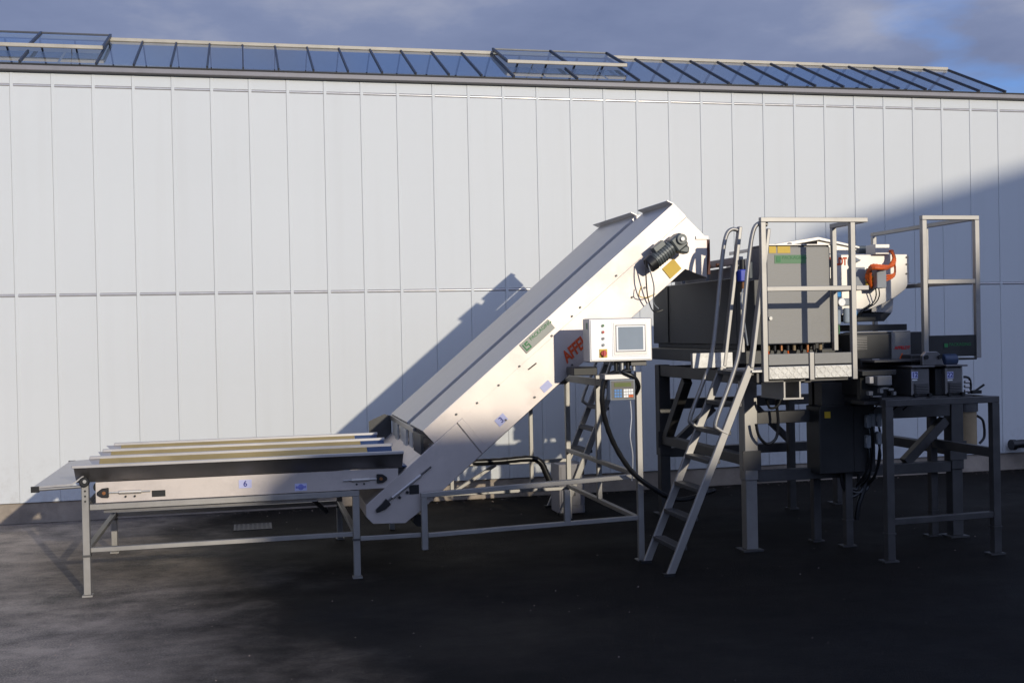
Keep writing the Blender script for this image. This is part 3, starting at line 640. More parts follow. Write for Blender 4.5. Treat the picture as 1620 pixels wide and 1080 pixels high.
# hoses from the terminal
hz_ = Vector((hx0 + 0.24, YH + 0.07, hz0 - 0.07))
e1 = at(1060, 790, -3.6)
tag(MB().tube([hz_, at(957, 600, YH + 0.1), at(953, 640, YH + 0.12), at(966, 690, -3.72), at(995, 740, -3.66), at(1030, 770, -3.62), at(1075, 790, -3.5), at(1130, 775, -3.2)], 0.019, 10, 6, 0.06).build('cable_hose', 'hose_black', None, 0, True),
    'thick black hose sagging from the white terminal to the ladder', 'hose')
tag(MB().tube([hz_ + Vector((0.09, 0, 0)), at(985, 588, YH + 0.06), at(1002, 596, YH + 0.05), at(1010, 610, YH + 0.1), at(1006, 622, YH + 0.22)], 0.017, 10, 6).build('cable_hose', 'hose_black', None, 0, True),
    'short thick black hose curling behind the keypad box', 'hose')
tag(MB().tube([at(997, 633, YH + 0.07), at(999, 660, YH + 0.1), at(997, 690, YH + 0.12), at(1001, 720, YH + 0.2), at(1000, 760, YH + 0.3)], 0.004, 6).build('thin_cable', 'white', None, 0, True),
    'thin white cable hanging straight down from the keypad box', 'cable')
tag(MB().tube([at(748, 731, -2.0), at(790, 729, -2.0), at(838, 725, -2.0), at(855, 731, -2.0), at(864, 748, -2.0), at(872, 766, -2.0)], 0.028, 10, 6, 0.05).build('cable_hose', 'hose_black', None, 0, True),
    'black hose lying over the rear rail under the inclined conveyor', 'hose')
# grey box standing behind the stand
bq = thing('grey_box', 'grey steel box between the stand legs near the wall', 'box', (2.9, -1.2, 0.45))
xq0, xq1 = atX(882, 755, -1.2), atX(922, 755, -1.2)
MB().box(xq0, xq1, -1.25, -0.95, 0.0, atZ(900, 733, -1.2)).build('case', 'gutter_grey', bq, bevel=0.006)
MB().box(xq0 + 0.02, xq1 - 0.02, -1.256, -1.2505, 0.08, atZ(900, 737, -1.2)).build('door', 'gutter_grey', bq, bevel=0.002)

# ================================================================== ladders
LX0, LZB, LXB = 2.85, 1.458, 3.49
def ladder(yn, yf, label, tall):
    t = thing('step_ladder', label, 'ladder', (LX0, (yn + yf) / 2, 0), 'step ladders up to the platform')
    for y, top in ((yn, 2.44 if not tall else 2.5), (yf, 2.5)):
        s1 = MB().bar((LX0, y, 0.004), (LXB, y, LZB), 0.028, 0.056).build('stile', 'frame_paint', t, bevel=0.004)
        MB().bar((LXB + 0.004, y, LZB - 0.01), (LXB + 0.155, y, top), 0.027, 0.052).build('upper_stile', 'frame_paint', t, bevel=0.004)
        MB().box(LX0 - 0.05, LX0 + 0.03, y - 0.025, y + 0.025, 0, 0.02).build('foot', 'black', s1)
    for k in range(1, 8):
        z = 0.2 * k + (0.02 if k == 7 else 0); x = LX0 + (LXB - LX0) * z / LZB
        MB().box(x - 0.04, x + 0.05, min(yn, yf) + 0.015, max(yn, yf) - 0.015, z - 0.03, z).build('tread', 'frame_dark', t, bevel=0.003)
    for y in (yn, yf):
        d = 0.0
        MB().tube([(LXB + 0.15, y, 2.47), (LXB + 0.09, y, 2.48), (LXB + 0.04, y, 2.42), (LXB + 0.0, y, 2.2), (LXB - 0.07, y, 1.65), (LXB - 0.13, y, 1.42), (LXB - 0.27, y, 1.08), (LXB - 0.255, y, 1.02), (LXB - 0.19, y, 0.985)], 0.016, 10, 5).build('handrail', 'frame_paint', t, 0, True)
    return t
ladder(-4.10, -3.62, 'steep grey step ladder with tube handrails in front of the hopper', False)
ladder(-1.28, -0.80, 'grey step ladder seen behind the terminal mast, close to the wall', True)

# ================================================================== platform with guard rail in front of the cabinet
YP = -4.13
pf = thing('work_platform', 'raised work platform with square-tube guard rail and patterned kick plate', 'platform', (3.95, -3.85, 1.34))
pxa, pxb, pxc = atX(1208, 470, YP), atX(1349, 470, YP), atX(1371, 350, YP)
def pbar(p, q, w, h=None, name='guard_rail', mt='frame_paint'): return MB().bar(p, q, w, h).build(name, mt, pf, bevel=0.003)
for x in (pxa, pxb): pbar((x, YP, 1.345), (x, YP, 2.4848), 0.039, name='guard_post')
xm_ = atX(1283, 580, YP); pbar((xm_, YP, 1.35), (xm_, YP, 1.55), 0.037, name='short_post')
pbar((pxa - 0.0195, YP, 2.502), (pxc, YP, 2.502), 0.039, 0.034)
pbar((pxa + 0.02, YP, 2.008), (pxb - 0.02, YP, 2.008), 0.035, 0.035)
pbar((pxb + 0.02, YP, 2.008), (pxc, YP, 2.008), 0.035, 0.035)
pbar((pxc - 0.022, YP + 0.024, 2.500), (pxc - 0.022, -3.655, 2.500), 0.035, 0.034)
pbar((pxc - 0.022, -3.68, 1.545), (pxc - 0.022, -3.68, 2.4828), 0.037, name='guard_post')
pbar((pxc - 0.022, YP + 0.024, 2.008), (pxc - 0.022, -3.703, 2.008), 0.033, 0.033)
for a_, b_ in ((pxa + 0.025, xm_ - 0.024), (xm_ + 0.024, pxb - 0.025)):
    MB().box(a_, b_, YP - 0.012, YP - 0.004, 1.462, 1.542).build('kick_plate', 'steel_grey', pf, bevel=0.002)
    kp = MB().box(a_, b_, YP - 0.014, YP - 0.004, 1.362, 1.452).build('deck_edge', 'galvanised', pf, bevel=0.003)
    n_ = int((b_ - a_) / 0.03)
    tr_ = MB()
    for i in range(n_):
        for j in range(3):
            c_ = Vector((a_ + 0.02 + i * 0.03, YP - 0.0155, 1.377 + j * 0.03)); s_ = 1 if (i + j) % 2 else -1
            tr_.bar(c_ - Vector((0.011, 0, 0.011 * s_)), c_ + Vector((0.011, 0, 0.011 * s_)), 0.003, 0.006)
    tag(tr_.build('tread_pattern', 'galvanised', kp), kind='stuff')
MB().box(pxa - 0.1, pxb + 0.02, YP - 0.002, -3.58, 1.415, 1.4300).build('deck', 'galvanised', pf)
MB().box(pxa - 0.05, pxb, YP + 0.03, -3.6, 1.34, 1.41).build('deck_beam', 'frame_dark', pf)
x0_, x1_ = atX(1241, 615, YP + 0.02), atX(1268, 615, YP + 0.02); z0_, z1_ = atZ(1255, 629, YP + 0.02), atZ(1255, 601, YP + 0.02)
sk_ = MB()
for (a_, b_, c_, d_) in ((x0_, x0_ + 0.012, z0_, z1_), (x1_ - 0.012, x1_, z0_, z1_), (x0_ + 0.0125, x1_ - 0.0125, z1_ - 0.008, z1_), (x0_ - 0.006, x1_ + 0.02, z0_ - 0.012, z0_ - 0.0005)): sk_.box(a_, b_, YP + 0.03, YP + 0.4, c_, d_)
sk_.build('fork_pocket', 'frame_paint', pf)
MB().box(pxa - 0.35, pxa - 0.03, -3.64, -3.60, 1.44, 1.55).build('side_kick_plate', 'galvanised', pf)

# guard cage at the right
YC = -4.02
cg = thing('guard_cage', 'tall square-tube guard frame with dark kick plate at the right end', 'guard rail', (5.1, -3.4, 1.47))
cxa, cxb = atX(1462, 450, YC), atX(1545, 450, YC)
def cbar(p, q, w, h=None, name='guard_rail'): return MB().bar(p, q, w, h).build(name, 'frame_paint', cg, bevel=0.003)
cbar((cxa, YC, 1.47), (cxa, YC, 2.5138), 0.039, name='guard_post'); cbar((cxb, YC, 1.47), (cxb, YC, 2.5138), 0.039, name='guard_post')
cbar((cxa - 0.0195, YC, 2.531), (cxb + 0.0195, YC, 2.531), 0.039, 0.034)
cbar((cxa + 0.02, YC, 2.05), (cxb - 0.02, YC, 2.05), 0.035, 0.035)
MB().box(cxa + 0.024, cxb + 0.022, YC - 0.006, YC + 0.0, 1.485, 1.645).build('kick_plate', 'hopper_steel', cg, bevel=0.002)
yb_ = -2.55
cbar((cxb, YC + 0.024, 2.529), (cxb, yb_, 2.529), 0.035, 0.033); cbar((cxb, YC + 0.024, 2.05), (cxb, yb_, 2.05), 0.033, 0.033)
for y in (-3.36, yb_ - 0.023): cbar((cxb, y, 1.47), (cxb, y, 2.508), 0.037, name='guard_post')
MB().box(cxa - 0.4, cxb + 0.02, -3.98, yb_, 1.455, 1.4685).build('deck', 'frame_dark', cg)
st, p = sticker('logo_sticker', 'hopper_steel', cg, (1515, 546), 0.24, 0.05, YC - 0.0065)
text('PACKAGING', 'lettering', 'green', st, p + Vector((0.02, -0.003, 0.006)), 0.033)
MB().box(p.x - 0.115, p.x - 0.085, p.y - 0.004, p.y - 0.0025, p.z - 0.012, p.z + 0.016).build('emblem', 'green', st)

# ================================================================== control cabinet
YK = -3.66
cb = thing('control_cabinet', 'brushed grey steel control cabinet behind the guard rail, yellow and green stickers', 'cabinet', (4.17, -3.4, 1.58))
k0, k1, kz0, kz1 = atX(1213, 460, YK), atX(1315, 460, YK), atZ(1260, 544, YK), atZ(1260, 388, YK)
MB().box(k0, k1, YK + 0.022, YK + 0.30, kz0, kz1).build('case', 'steel_grey', cb, bevel=0.005)
dr = MB().box(k0 + 0.004, k1 - 0.004, YK, YK + 0.0215, kz0 + 0.004, kz1 - 0.012).build('door', 'steel_grey', cb, bevel=0.005)
MB().box(k0 - 0.006, k1 + 0.006, YK - 0.006, YK + 0.3, kz1 + 0.0005, kz1 + 0.008).build('rain_lip', 'cover_grey', cb)
for z in (kz0 + 0.12, kz1 - 0.14): MB().cyl((k1 - 0.002, YK + 0.008, z - 0.03), (k1 - 0.002, YK + 0.008, z + 0.03), 0.009, 10).build('hinge', 'frame_dark', cb, 0, True)
MB().cyl((k0 + 0.02, YK - 0.0005, kz0 + 0.2), (k0 + 0.02, YK - 0.02, kz0 + 0.2), 0.014, 12).build('lock', 'galvanised', dr, 0, True)
st, p = sticker('warning_sticker', 'yellow', dr, (1222, 395), 0.058, 0.052, YK - 0.0005)
st, p = sticker('warning_sticker', 'yellow', dr, (1240, 395), 0.105, 0.052, YK - 0.0005)
st, p = sticker('logo_sticker', 'green_pale', dr, (1250, 410), 0.26, 0.065, YK - 0.0005)
text('PACKAGING', 'lettering', 'green', st, p + Vector((0.035, -0.003, 0.012)), 0.036)
MB().box(p.x - 0.115, p.x - 0.08, p.y - 0.004, p.y - 0.0025, p.z - 0.02, p.z + 0.022).build('emblem', 'green', st)
for i in range(9):
    x = k0 + 0.04 + i * 0.055
    MB().cyl((x, YK + 0.08, kz0 - 0.001), (x, YK + 0.08, kz0 - 0.05), 0.014, 10).build('cable_gland', ('drum', 'black', 'copper', 'black')[i % 4], cb, 0, True)
    MB().tube([(x, YK + 0.08, kz0 - 0.05), (x + 0.01, YK + 0.1, kz0 - 0.1), (x + 0.02 * (i % 3), YK + 0.2, kz0 - 0.16)], 0.007, 6, 3).build('cable', ('orange', 'hose_black', 'hose_black')[i % 3], cb, 0, True)

# ================================================================== main support frame
mf = thing('support_frame', 'heavy square-tube support frame on tall posts under the hopper', 'frame', (4.6, -2.5, 0))
fx0, fx1, fyF, fyB = 3.775, 5.58, -3.42, -1.55
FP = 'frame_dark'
def fbar(p, q, w, h=None, name='beam', mt=FP): return MB().bar(p, q, w, h).build(name, mt, mf, bevel=0.004)
for x, y in ((fx0, fyF), (fx1, fyF), (fx0, fyB), (fx1, fyB)):
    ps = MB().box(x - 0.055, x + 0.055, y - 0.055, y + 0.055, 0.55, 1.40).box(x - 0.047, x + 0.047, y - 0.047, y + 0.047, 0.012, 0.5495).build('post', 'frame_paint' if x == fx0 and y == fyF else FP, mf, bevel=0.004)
    MB().box(x - 0.09, x + 0.08, y - 0.08, y + 0.08, 0, 0.0118).build('foot_plate', FP, ps)
    MB().box(x - 0.075, x + 0.075, y - 0.064, y - 0.056, 0.63, 0.78).build('joint_plate', FP, ps)
for y in (fyF, fyB):
    for z, h_ in ((1.34, 0.10), (1.03, 0.095), (0.575, 0.085)):
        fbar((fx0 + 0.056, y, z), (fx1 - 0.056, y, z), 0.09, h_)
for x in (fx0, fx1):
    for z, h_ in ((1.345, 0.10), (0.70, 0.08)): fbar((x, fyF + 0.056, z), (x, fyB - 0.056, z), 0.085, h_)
fbar((fx0, fyB - 0.1, 0.72), (fx0, fyB - 0.62, 1.28), 0.08, name='brace')
fbar((fx0 + 0.12, fyB, 0.66), (fx0 + 0.5, fyB, 0.98), 0.07, name='brace')
fbar((fx1 - 0.45, fyF, 0.62), (fx1 - 0.08, fyF, 0.95), 0.075, name='brace')
fbar((fx1 - 0.5, fyB, 0.62), (fx1 - 0.9, fyB, 1.0), 0.06, name='brace')
for x, y in ((4.43, -3.25), (5.0, -1.7)):
    ps = MB().box(x - 0.032, x + 0.032, y - 0.032, y + 0.032, 0.012, 1.29).build('inner_post', FP, mf, bevel=0.003)
    MB().box(x - 0.05, x + 0.05, y - 0.05, y + 0.05, 0, 0.0118).build('foot_plate', FP, ps)

# ================================================================== hopper
hp = thing('feed_hopper', 'dark steel feed hopper box below the conveyor head', 'hopper', (4.3, -2.5, 1.42))
MB().box(3.75, 4.30, -3.30, -1.40, 1.60, 2.13).build('hopper_box', 'hopper_steel', hp, bevel=0.006)
MB().box(3.752, 3.90, -3.62, -3.302, 1.60, 2.10).build('hopper_wing', 'hopper_steel', hp, bevel=0.006)
MB().box(3.78, 4.9, -3.40, -1.45, 1.56, 1.5985).build('slide_gap', 'black', hp)
MB().box(3.72, 4.9, -3.52, -1.40, 1.45, 1.5585).build('base_beam', 'hopper_steel', hp, bevel=0.006)
for y in (-1.8,): MB().box(3.742, 3.7495, y - 0.012, y + 0.012, 1.61, 2.12).build('stiffener', 'hopper_steel', hp)
MB().box(3.80, 3.84, -3.25, -1.6, 2.24, 2.30).build('upper_rail', 'cover_grey', hp, bevel=0.004)
for y in (-3.1, -2.55, -2.0): MB().box(3.805, 3.835, y - 0.02, y + 0.02, 2.131, 2.239).build('rail_upright', 'box_grey', hp)
MB().box(3.86, 3.88, -3.20, -1.7, 2.132, 2.23).build('splash_sheet', 'box_grey', hp)
for k in range(6):
    y = -2.9 + k * 0.2; MB().cyl((3.79, y, 2.25), (3.76, y, 2.25), 0.018, 8).build('bolt', 'copper', hp)
# valve with blue solenoid on the left of the cabinet
va = thing('solenoid_valve', 'small blue solenoid valve on a bracket left of the grey cabinet', 'valve', (3.8, -3.66, 1.75))
q = at(1174, 436, -3.66)
MB().box(q.x - 0.03, q.x + 0.03, -3.70, -3.63, q.z - 0.045, q.z + 0.045).build('coil', 'valve_blue', va, bevel=0.006)
MB().cyl((q.x, -3.665, q.z + 0.046), (q.x, -3.665, q.z + 0.12), 0.022, 12).build('actuator', 'black', va, 0, True)
MB().cyl((q.x + 0.06, -3.67, q.z - 0.02), (q.x + 0.06, -3.67, q.z + 0.1), 0.02, 12).build('regulator', 'motor_grey', va, 0, True)
MB().cyl((q.x + 0.005, -3.665, q.z - 0.12), (q.x + 0.005, -3.665, q.z - 0.046), 0.012, 10).build('nipple', 'copper', va)
MB().box(q.x - 0.012, q.x + 0.012, -3.655, -3.64, 1.55, q.z - 0.125).build('bracket', 'frame_paint', va)
MB().tube([(q.x - 0.01, -3.69, q.z - 0.1), (q.x - 0.03, -3.70, q.z - 0.2), (q.x - 0.01, -3.69, q.z - 0.3), (q.x + 0.03, -3.67, 1.60)], 0.006, 6).build('air_line', 'box_grey', va)

# ================================================================== weighing feeder (cream sheet)
YW = -3.20
wf = thing('weigh_feeder', 'cream sheet steel feeder trough with curved underside and orange lettering', 'feeder', (4.8, -2.8, 1.8))
prof = XZ([(1225, 402), (1438, 402), (1439, 446), (1432, 458), (1418, 469), (1398, 480), (1372, 491), (1352, 498), (1225, 500)], YW)
MB().prism(prof, YW, -2.25).build('trough', 'cream_panel', wf, bevel=0.004)
for c in ((1434, 407), (1434, 418), (1434, 433)):
    q = at(c[0], c[1], YW); MB().cyl((q.x, YW - 0.0005, q.z), (q.x, YW - 0.008, q.z), 0.008, 8).build('bolt', 'frame_dark', wf)
lid = XZ([(1226, 386), (1293, 375), (1358, 390), (1358, 393.5), (1294, 380), (1226, 392)], YW)
lo_ = MB().prism(lid, YW - 0.02, -2.3).build('lid', 'cream_panel', wf, bevel=0.003)
l2 = XZ([(1293.5, 381.5), (1356, 394), (1350, 401), (1293.5, 401)], YW)
MB().prism(l2, YW + 0.005, YW + 0.012).build('lid_skirt', 'cream_panel', wf)
q = at(1320, 414, YW); text('AFFELDT', 'lettering', 'orange_print', wf, Vector((q.x, YW - 0.002, q.z)), 0.085, 0, 0.0, 0.001, 0.004, 1.0, 0.66)
q = at(1391, 395, YW); MB().box(q.x - 0.065, q.x + 0.065, YW - 0.05, YW + 0.1, atZ(1391, 403, YW) + 0.001, atZ(1391, 387, YW)).build('top_box', 'cream_panel', wf, bevel=0.003)
q = at(1368, 396, YW + 0.2); MB().cyl((q.x - 0.07, YW + 0.2, q.z + 0.005), (q.x + 0.05, YW + 0.2, q.z + 0.005), 0.035, 14).build('vibrator_motor', 'motor_grey', wf, 0.003, True)
q = at(1353, 412, YW); MB().cyl((q.x - 0.05, YW - 0.03, q.z), (q.x + 0.03, YW - 0.03, q.z), 0.04, 12, 0.004).build('cone_stop', 'box_grey', wf)
for c, w_, d_ in (((1359, 439), 0.115, 0.06), ((1395, 439), 0.085, 0.16)):
    q = at(c[0], c[1], YW - d_); hh = 0.085
    bb = MB().box(q.x - w_ / 2, q.x + w_ / 2, YW - d_, YW - 0.002, q.z - hh, q.z + hh).build('junction_box', 'box_grey', wf, bevel=0.004)
# outlet funnel
fu = XZ([(1376, 486), (1413, 470), (1413, 494), (1396, 508), (1352, 507), (1352, 496)], YW + 0.25)
MB().prism([(x, z) for x, z in XZ([(1379, 484), (1414, 468), (1412, 494), (1379, 494)], YW + 0.1)], YW + 0.1, -2.4).build('outlet_funnel', 'cover_grey', wf, bevel=0.003)
MB().prism(XZ([(1345, 494.5), (1412, 494.5), (1400, 508), (1345, 508)], YW + 0.1), YW + 0.11, -2.42).build('outlet_lip', 'hopper_steel', wf, bevel=0.003)
# orange corrugated cables
oc = thing('orange_cable_bundle', 'bundle of orange corrugated cables looping to the grey junction boxes', 'cable', (5.1, YW - 0.1, 2.0))
for k in range(4):
    d = k * 0.016
    MB().tube([at(1408 + k, 396, YW - 0.05), at(1414, 404 + k, YW - 0.08), at(1415 - k, 414, YW - 0.1), at(1410 - k * 2, 421 + k, YW - 0.11), at(1395, 421 + k * 1.2, YW - 0.19 - d), at(1380 + k, 420 + k * 1.5, YW - 0.19 - d), at(1374 + k, 428, YW - 0.15 - d / 2), at(1371 + k * 2, 440 + k * 3, YW - 0.11), at(1380, 447 + k * 2.5, YW - 0.08)], 0.013, 8, 6, 0.12).build('cable', 'orange', oc, 0, True)
for k in range(3):
    MB().tube([at(1415, 414, YW - 0.09), at(1416, 428 + k, YW - 0.09), at(1413, 434 + k * 2, YW - 0.09), at(1401, 436 + k * 4, YW - 0.08)], 0.008, 8, 5, 0.1).build('cable', 'orange', oc, 0, True)
for k in range(3):
    MB().cyl(at(1370, 438 + k * 6, YW - 0.09), at(1380, 439 + k * 6, YW - 0.09), 0.013, 8).build('cable_gland', 'yellow', oc)
for k in range(2):
    MB().tube([at(1385 + 5 * k, 455, YW - 0.1), at(1386 + 5 * k, 468, YW - 0.08), at(1380 + 4 * k, 480, YW - 0.03), at(1362 + 4 * k, 492, YW - 0.02), at(1354, 505, YW)], 0.005, 6).build('drop_cable', 'hose_black', oc, 0, True)
# air service unit (filter + gauge)
au = thing('air_service_unit', 'compressed-air filter with blue cap and round gauge beside the grey cabinet', 'air filter', (4.5, -3.4, 1.7))
YU = -3.42
q = at(1325, 465, YU); MB().cyl((q.x, YU, q.z - 0.025), (q.x, YU, q.z + 0.025), 0.027, 14).build('cap', 'cap_blue', au, 0.004, True)
q = at(1326, 478, YU); MB().box(q.x - 0.045, q.x + 0.10, YU - 0.02, YU + 0.05, q.z - 0.03, q.z + 0.03).build('regulator_body', 'box_grey', au, bevel=0.006)
q = at(1332, 478, YU - 0.05)
gg = MB().cyl((q.x, YU - 0.022, q.z), (q.x, YU - 0.05, q.z), 0.034, 18).build('gauge', 'galvanised', au, 0.003, True)
MB().cyl((q.x, YU - 0.0505, q.z), (q.x, YU - 0.052, q.z), 0.029, 18).build('dial', 'white', gg)
q = at(1325, 500, YU); MB().cyl((q.x, YU + 0.01, q.z - 0.07), (q.x, YU + 0.01, q.z + 0.05), 0.030, 14).build('filter_bowl', 'screen', au, 0.008, True)
q = at(1340, 495, YU); MB().cyl((q.x, YU + 0.01, q.z - 0.08), (q.x, YU + 0.01, q.z + 0.04), 0.026, 14).build('oiler_bowl', 'screen', au, 0.008, True)
MB().tube([at(1326, 512, YU), at(1327, 525, YU), at(1322, 540, YU), at(1317, 560, YU)], 0.008, 8).build('air_line', 'green_pale', au)
MB().tube([at(1340, 510, YU), at(1350, 505, YU), at(1355, 495, YU), at(1350, 480, YU)], 0.006, 8).build('air_line', 'cap_blue', au)
q = at(1319, 510, YU + 0.06); MB().box(q.x - 0.018, q.x + 0.018, YU + 0.06, YU + 0.09, 1.46, atZ(1319, 440, YU + 0.06)).build('bracket', 'frame_paint', au)

# ================================================================== discharge belt unit
YD = -3.72
du = thing('discharge_unit', 'dark box-shaped discharge unit with red lettering and warning triangle', 'machine unit', (4.8, -3.3, 1.41))
d0, d1, d2 = atX(1352, 550, YD), atX(1411, 550, YD), atX(1441, 550, YD)
zt_, zb_ = atZ(1411, 526, YD), atZ(1411, 572, YD)
MB().box(d0, d1 - 0.001, YD + 0.01, -2.95, zb_ - 0.04, zt_ - 0.004).build('housing', 'hopper_steel', du, bevel=0.006)
sp = MB().box(d1, d2, YD, YD + 0.02, zb_, zt_).build('side_plate', 'steel_grey', du, bevel=0.003)
MB().box(d1 + 0.01, d2 + 0.16, YD + 0.022, -2.95, zb_ - 0.02, zt_ + 0.002).build('rear_housing', 'hopper_steel', du, bevel=0.006)
MB().box(d0 - 0.02, d2 + 0.01, YD + 0.02, YD + 0.10, zt_ + 0.0025, zt_ + 0.012).build('top_flange', 'steel_grey', du)
q0, q1 = atX(1355, 515, -3.2), atX(1435, 515, -3.2)
MB().box(q0, q1, -3.2, -2.6, atZ(1400, 523, -3.2), atZ(1400, 513, -3.2)).build('inlet_collar', 'hopper_steel', du, bevel=0.003)
for k in range(8):
    z = zt_ - 0.03 - k * 0.013; MB().box(d0 + 0.01, d0 + 0.11, YD + 0.004, YD + 0.0095, z - 0.004, z).build('vent_slat', 'steel_dark', du)
q = at(1427, 550, YD); text('AFFELDT', 'lettering', 'red', sp, Vector((q.x, YD - 0.002, q.z)), 0.034, 0, 0.2, 0.0006, 0.001)
q = at(1427, 564, YD)
tri = MB().prism([(q.x - 0.03, q.z - 0.024), (q.x + 0.03, q.z - 0.024), (q.x, q.z + 0.03)], YD - 0.003, YD - 0.0005).build('warning_triangle', 'orange', sp)
MB().box(q.x - 0.010, q.x + 0.010, YD - 0.005, YD - 0.0035, q.z - 0.015, q.z + 0.004).build('warning_symbol', 'black', tri)
q = at(1378, 570, YD); MB().cyl((q.x - 0.03, YD - 0.06, q.z), (q.x + 0.03, YD - 0.06, q.z), 0.016, 12).build('roller_end', 'steel_dark', du, 0, True)
q = at(1373, 576, YD); MB().cyl((q.x - 0.1, YD - 0.03, q.z), (q.x + 0.16, YD - 0.03, q.z), 0.05, 14).build('drum_motor', 'black', du, 0.004, True)

# right table and its gear units
YT = -4.15
rt = thing('machine_table', 'tall square-tube table frame at the far right carrying two gear units', 'table', (5.0, -3.8, 0))
tx0, tx1 = atX(1406, 760, YT), atX(1574, 760, YT); TZ = 1.16
for x, y in ((tx0, YT), (tx1, YT), (tx1, -3.35), (tx0 + 0.02, -3.52)):
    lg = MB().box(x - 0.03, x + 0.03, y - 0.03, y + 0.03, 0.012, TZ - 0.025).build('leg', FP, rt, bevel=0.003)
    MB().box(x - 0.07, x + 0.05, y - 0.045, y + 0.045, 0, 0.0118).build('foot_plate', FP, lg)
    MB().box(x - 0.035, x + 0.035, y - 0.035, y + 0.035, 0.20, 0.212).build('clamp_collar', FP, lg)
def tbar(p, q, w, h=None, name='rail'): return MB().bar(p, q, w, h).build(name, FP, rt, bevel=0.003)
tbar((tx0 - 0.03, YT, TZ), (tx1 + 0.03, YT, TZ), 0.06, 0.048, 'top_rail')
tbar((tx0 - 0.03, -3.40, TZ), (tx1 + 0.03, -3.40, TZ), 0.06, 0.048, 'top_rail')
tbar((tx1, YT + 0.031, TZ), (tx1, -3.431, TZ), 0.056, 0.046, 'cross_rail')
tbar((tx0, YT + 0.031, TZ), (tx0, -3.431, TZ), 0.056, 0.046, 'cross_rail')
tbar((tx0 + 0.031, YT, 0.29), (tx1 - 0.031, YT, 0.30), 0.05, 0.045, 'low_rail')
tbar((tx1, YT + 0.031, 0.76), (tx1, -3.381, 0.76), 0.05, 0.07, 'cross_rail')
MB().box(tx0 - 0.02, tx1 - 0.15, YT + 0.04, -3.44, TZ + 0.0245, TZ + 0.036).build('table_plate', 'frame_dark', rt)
tp = TZ + 0.0365
def gear_unit(pxc, pxw, num, label, npx):
    x = atX(pxc, 605, YT + 0.02); w_ = pxw / 240.0
    t = thing('gear_unit', label, 'gear motor', (x, YT + 0.2, tp), 'gear units on the right table')
    MB().box(x - w_ / 2, x + w_ / 2, YT + 0.05, YT + 0.42, tp, tp + 0.215).build('housing', 'steel_dark', t, bevel=0.012)
    MB().box(x - w_ / 2 + 0.01, x + w_ / 2 - 0.02, YT + 0.035, YT + 0.0495, tp + 0.02, tp + 0.10).build('cover_plate', 'frame_dark', t, bevel=0.003)
    for k in range(6): MB().box(x - w_ / 2 + 0.015, x + w_ / 2 - 0.025, YT + 0.024, YT + 0.0345, tp + 0.026 + k * 0.012, tp + 0.031 + k * 0.012).build('cooling_fin', 'steel_dark', t)
    MB().box(x - w_ / 2 - 0.01, x + w_ / 2 + 0.03, YT + 0.03, YT + 0.4, tp + 0.2155, tp + 0.228).build('top_plate', 'steel_dark', t, bevel=0.002)
    for s in (-1, 1):
        MB().cyl((x + s * w_ * 0.4, YT + 0.02, tp + 0.01), (x + s * w_ * 0.4, YT + 0.0495, tp + 0.01), 0.015, 8).build('bolt', 'black', t)
    st, p = sticker('number_sticker', 'lilac', t, (npx, 593), 0.052, 0.05, YT + 0.0495)
    text(num, 'numeral', 'ink_blue', st, p + Vector((0, -0.003, 0)), 0.05, 0, 0, 0.0006, 0.0008)
    MB().box(p.x - 0.022, p.x + 0.02, p.y - 0.002, p.y, p.z - 0.042, p.z - 0.032).build('type_plate', 'white', t)
    return t
g1 = gear_unit(1461, 36, '12', 'dark gear unit marked 12 on the right table', 1447)
g2 = gear_unit(1514, 34, '22', 'dark gear unit marked 22 at the right table end', 1503)
MB().box(atX(1480, 600, YT + .1), atX(1496, 600, YT + .1), YT + 0.1, YT + 0.4, tp, tp + 0.20).build('coupling_housing', 'hopper_steel', g1, bevel=0.004)
q = at(1545, 617, YT + 0.1)
MB().tube([at(1524, 596, YT + .12), at(1533, 598, YT + .1), at(1536, 610, YT + .1), at(1534, 622, YT + .1)], 0.009, 8).build('air_line', 'hose_black', g2)
for k in range(3): MB().cyl(at(1526, 604 + 7 * k, YT + .1), at(1533, 604 + 7 * k, YT + .1), 0.012, 8).build('fitting', 'cover_grey', g2)
MB().bar(at(1543, 618, YT + .1), at(1557, 608, YT + .08), 0.014, 0.014).box(q.x - 0.05, q.x + 0.03, YT + 0.08, YT + 0.14, q.z - 0.025, q.z + 0.0).build('clamp_lever', 'black', g2)
# bearing block and blue motor above
bb = thing('bearing_motor', 'bearing block with small dark blue motor below the guard cage', 'motor', (5.05, YT + 0.2, 1.41))
x0_, x1_ = atX(1460, 567, YT + 0.05), atX(1488, 567, YT + 0.05); z0_, z1_ = tp + 0.2295, atZ(1475, 556, YT + 0.05)
MB().prism([(x0_, z0_), (x1_ + 0.03, z0_), (x1_, z1_ - 0.02), (x1_ - 0.03, z1_), (x0_ + 0.03, z1_), (x0_ + 0.0, z1_ - 0.03)], YT + 0.05, YT + 0.09).build('bearing_block', 'steel_dark', bb, bevel=0.004)
for x in (x0_ + 0.025, x1_ - 0.01): MB().cyl((x, YT + 0.0495, z1_ - 0.04), (x, YT + 0.035, z1_ - 0.04), 0.016, 10).build('bolt', 'black', bb)
q = at(1503, 569, YT + 0.1); MB().cyl((q.x - 0.05, YT + 0.12, q.z), (q.x + 0.06, YT + 0.12, q.z), 0.045, 16).build('motor', 'motor_blue', bb, 0.006, True)
MB().box(x0_, q.x + 0.07, YT + 0.092, YT + 0.3, z0_, q.z - 0.046).build('motor_base', 'steel_dark', bb)
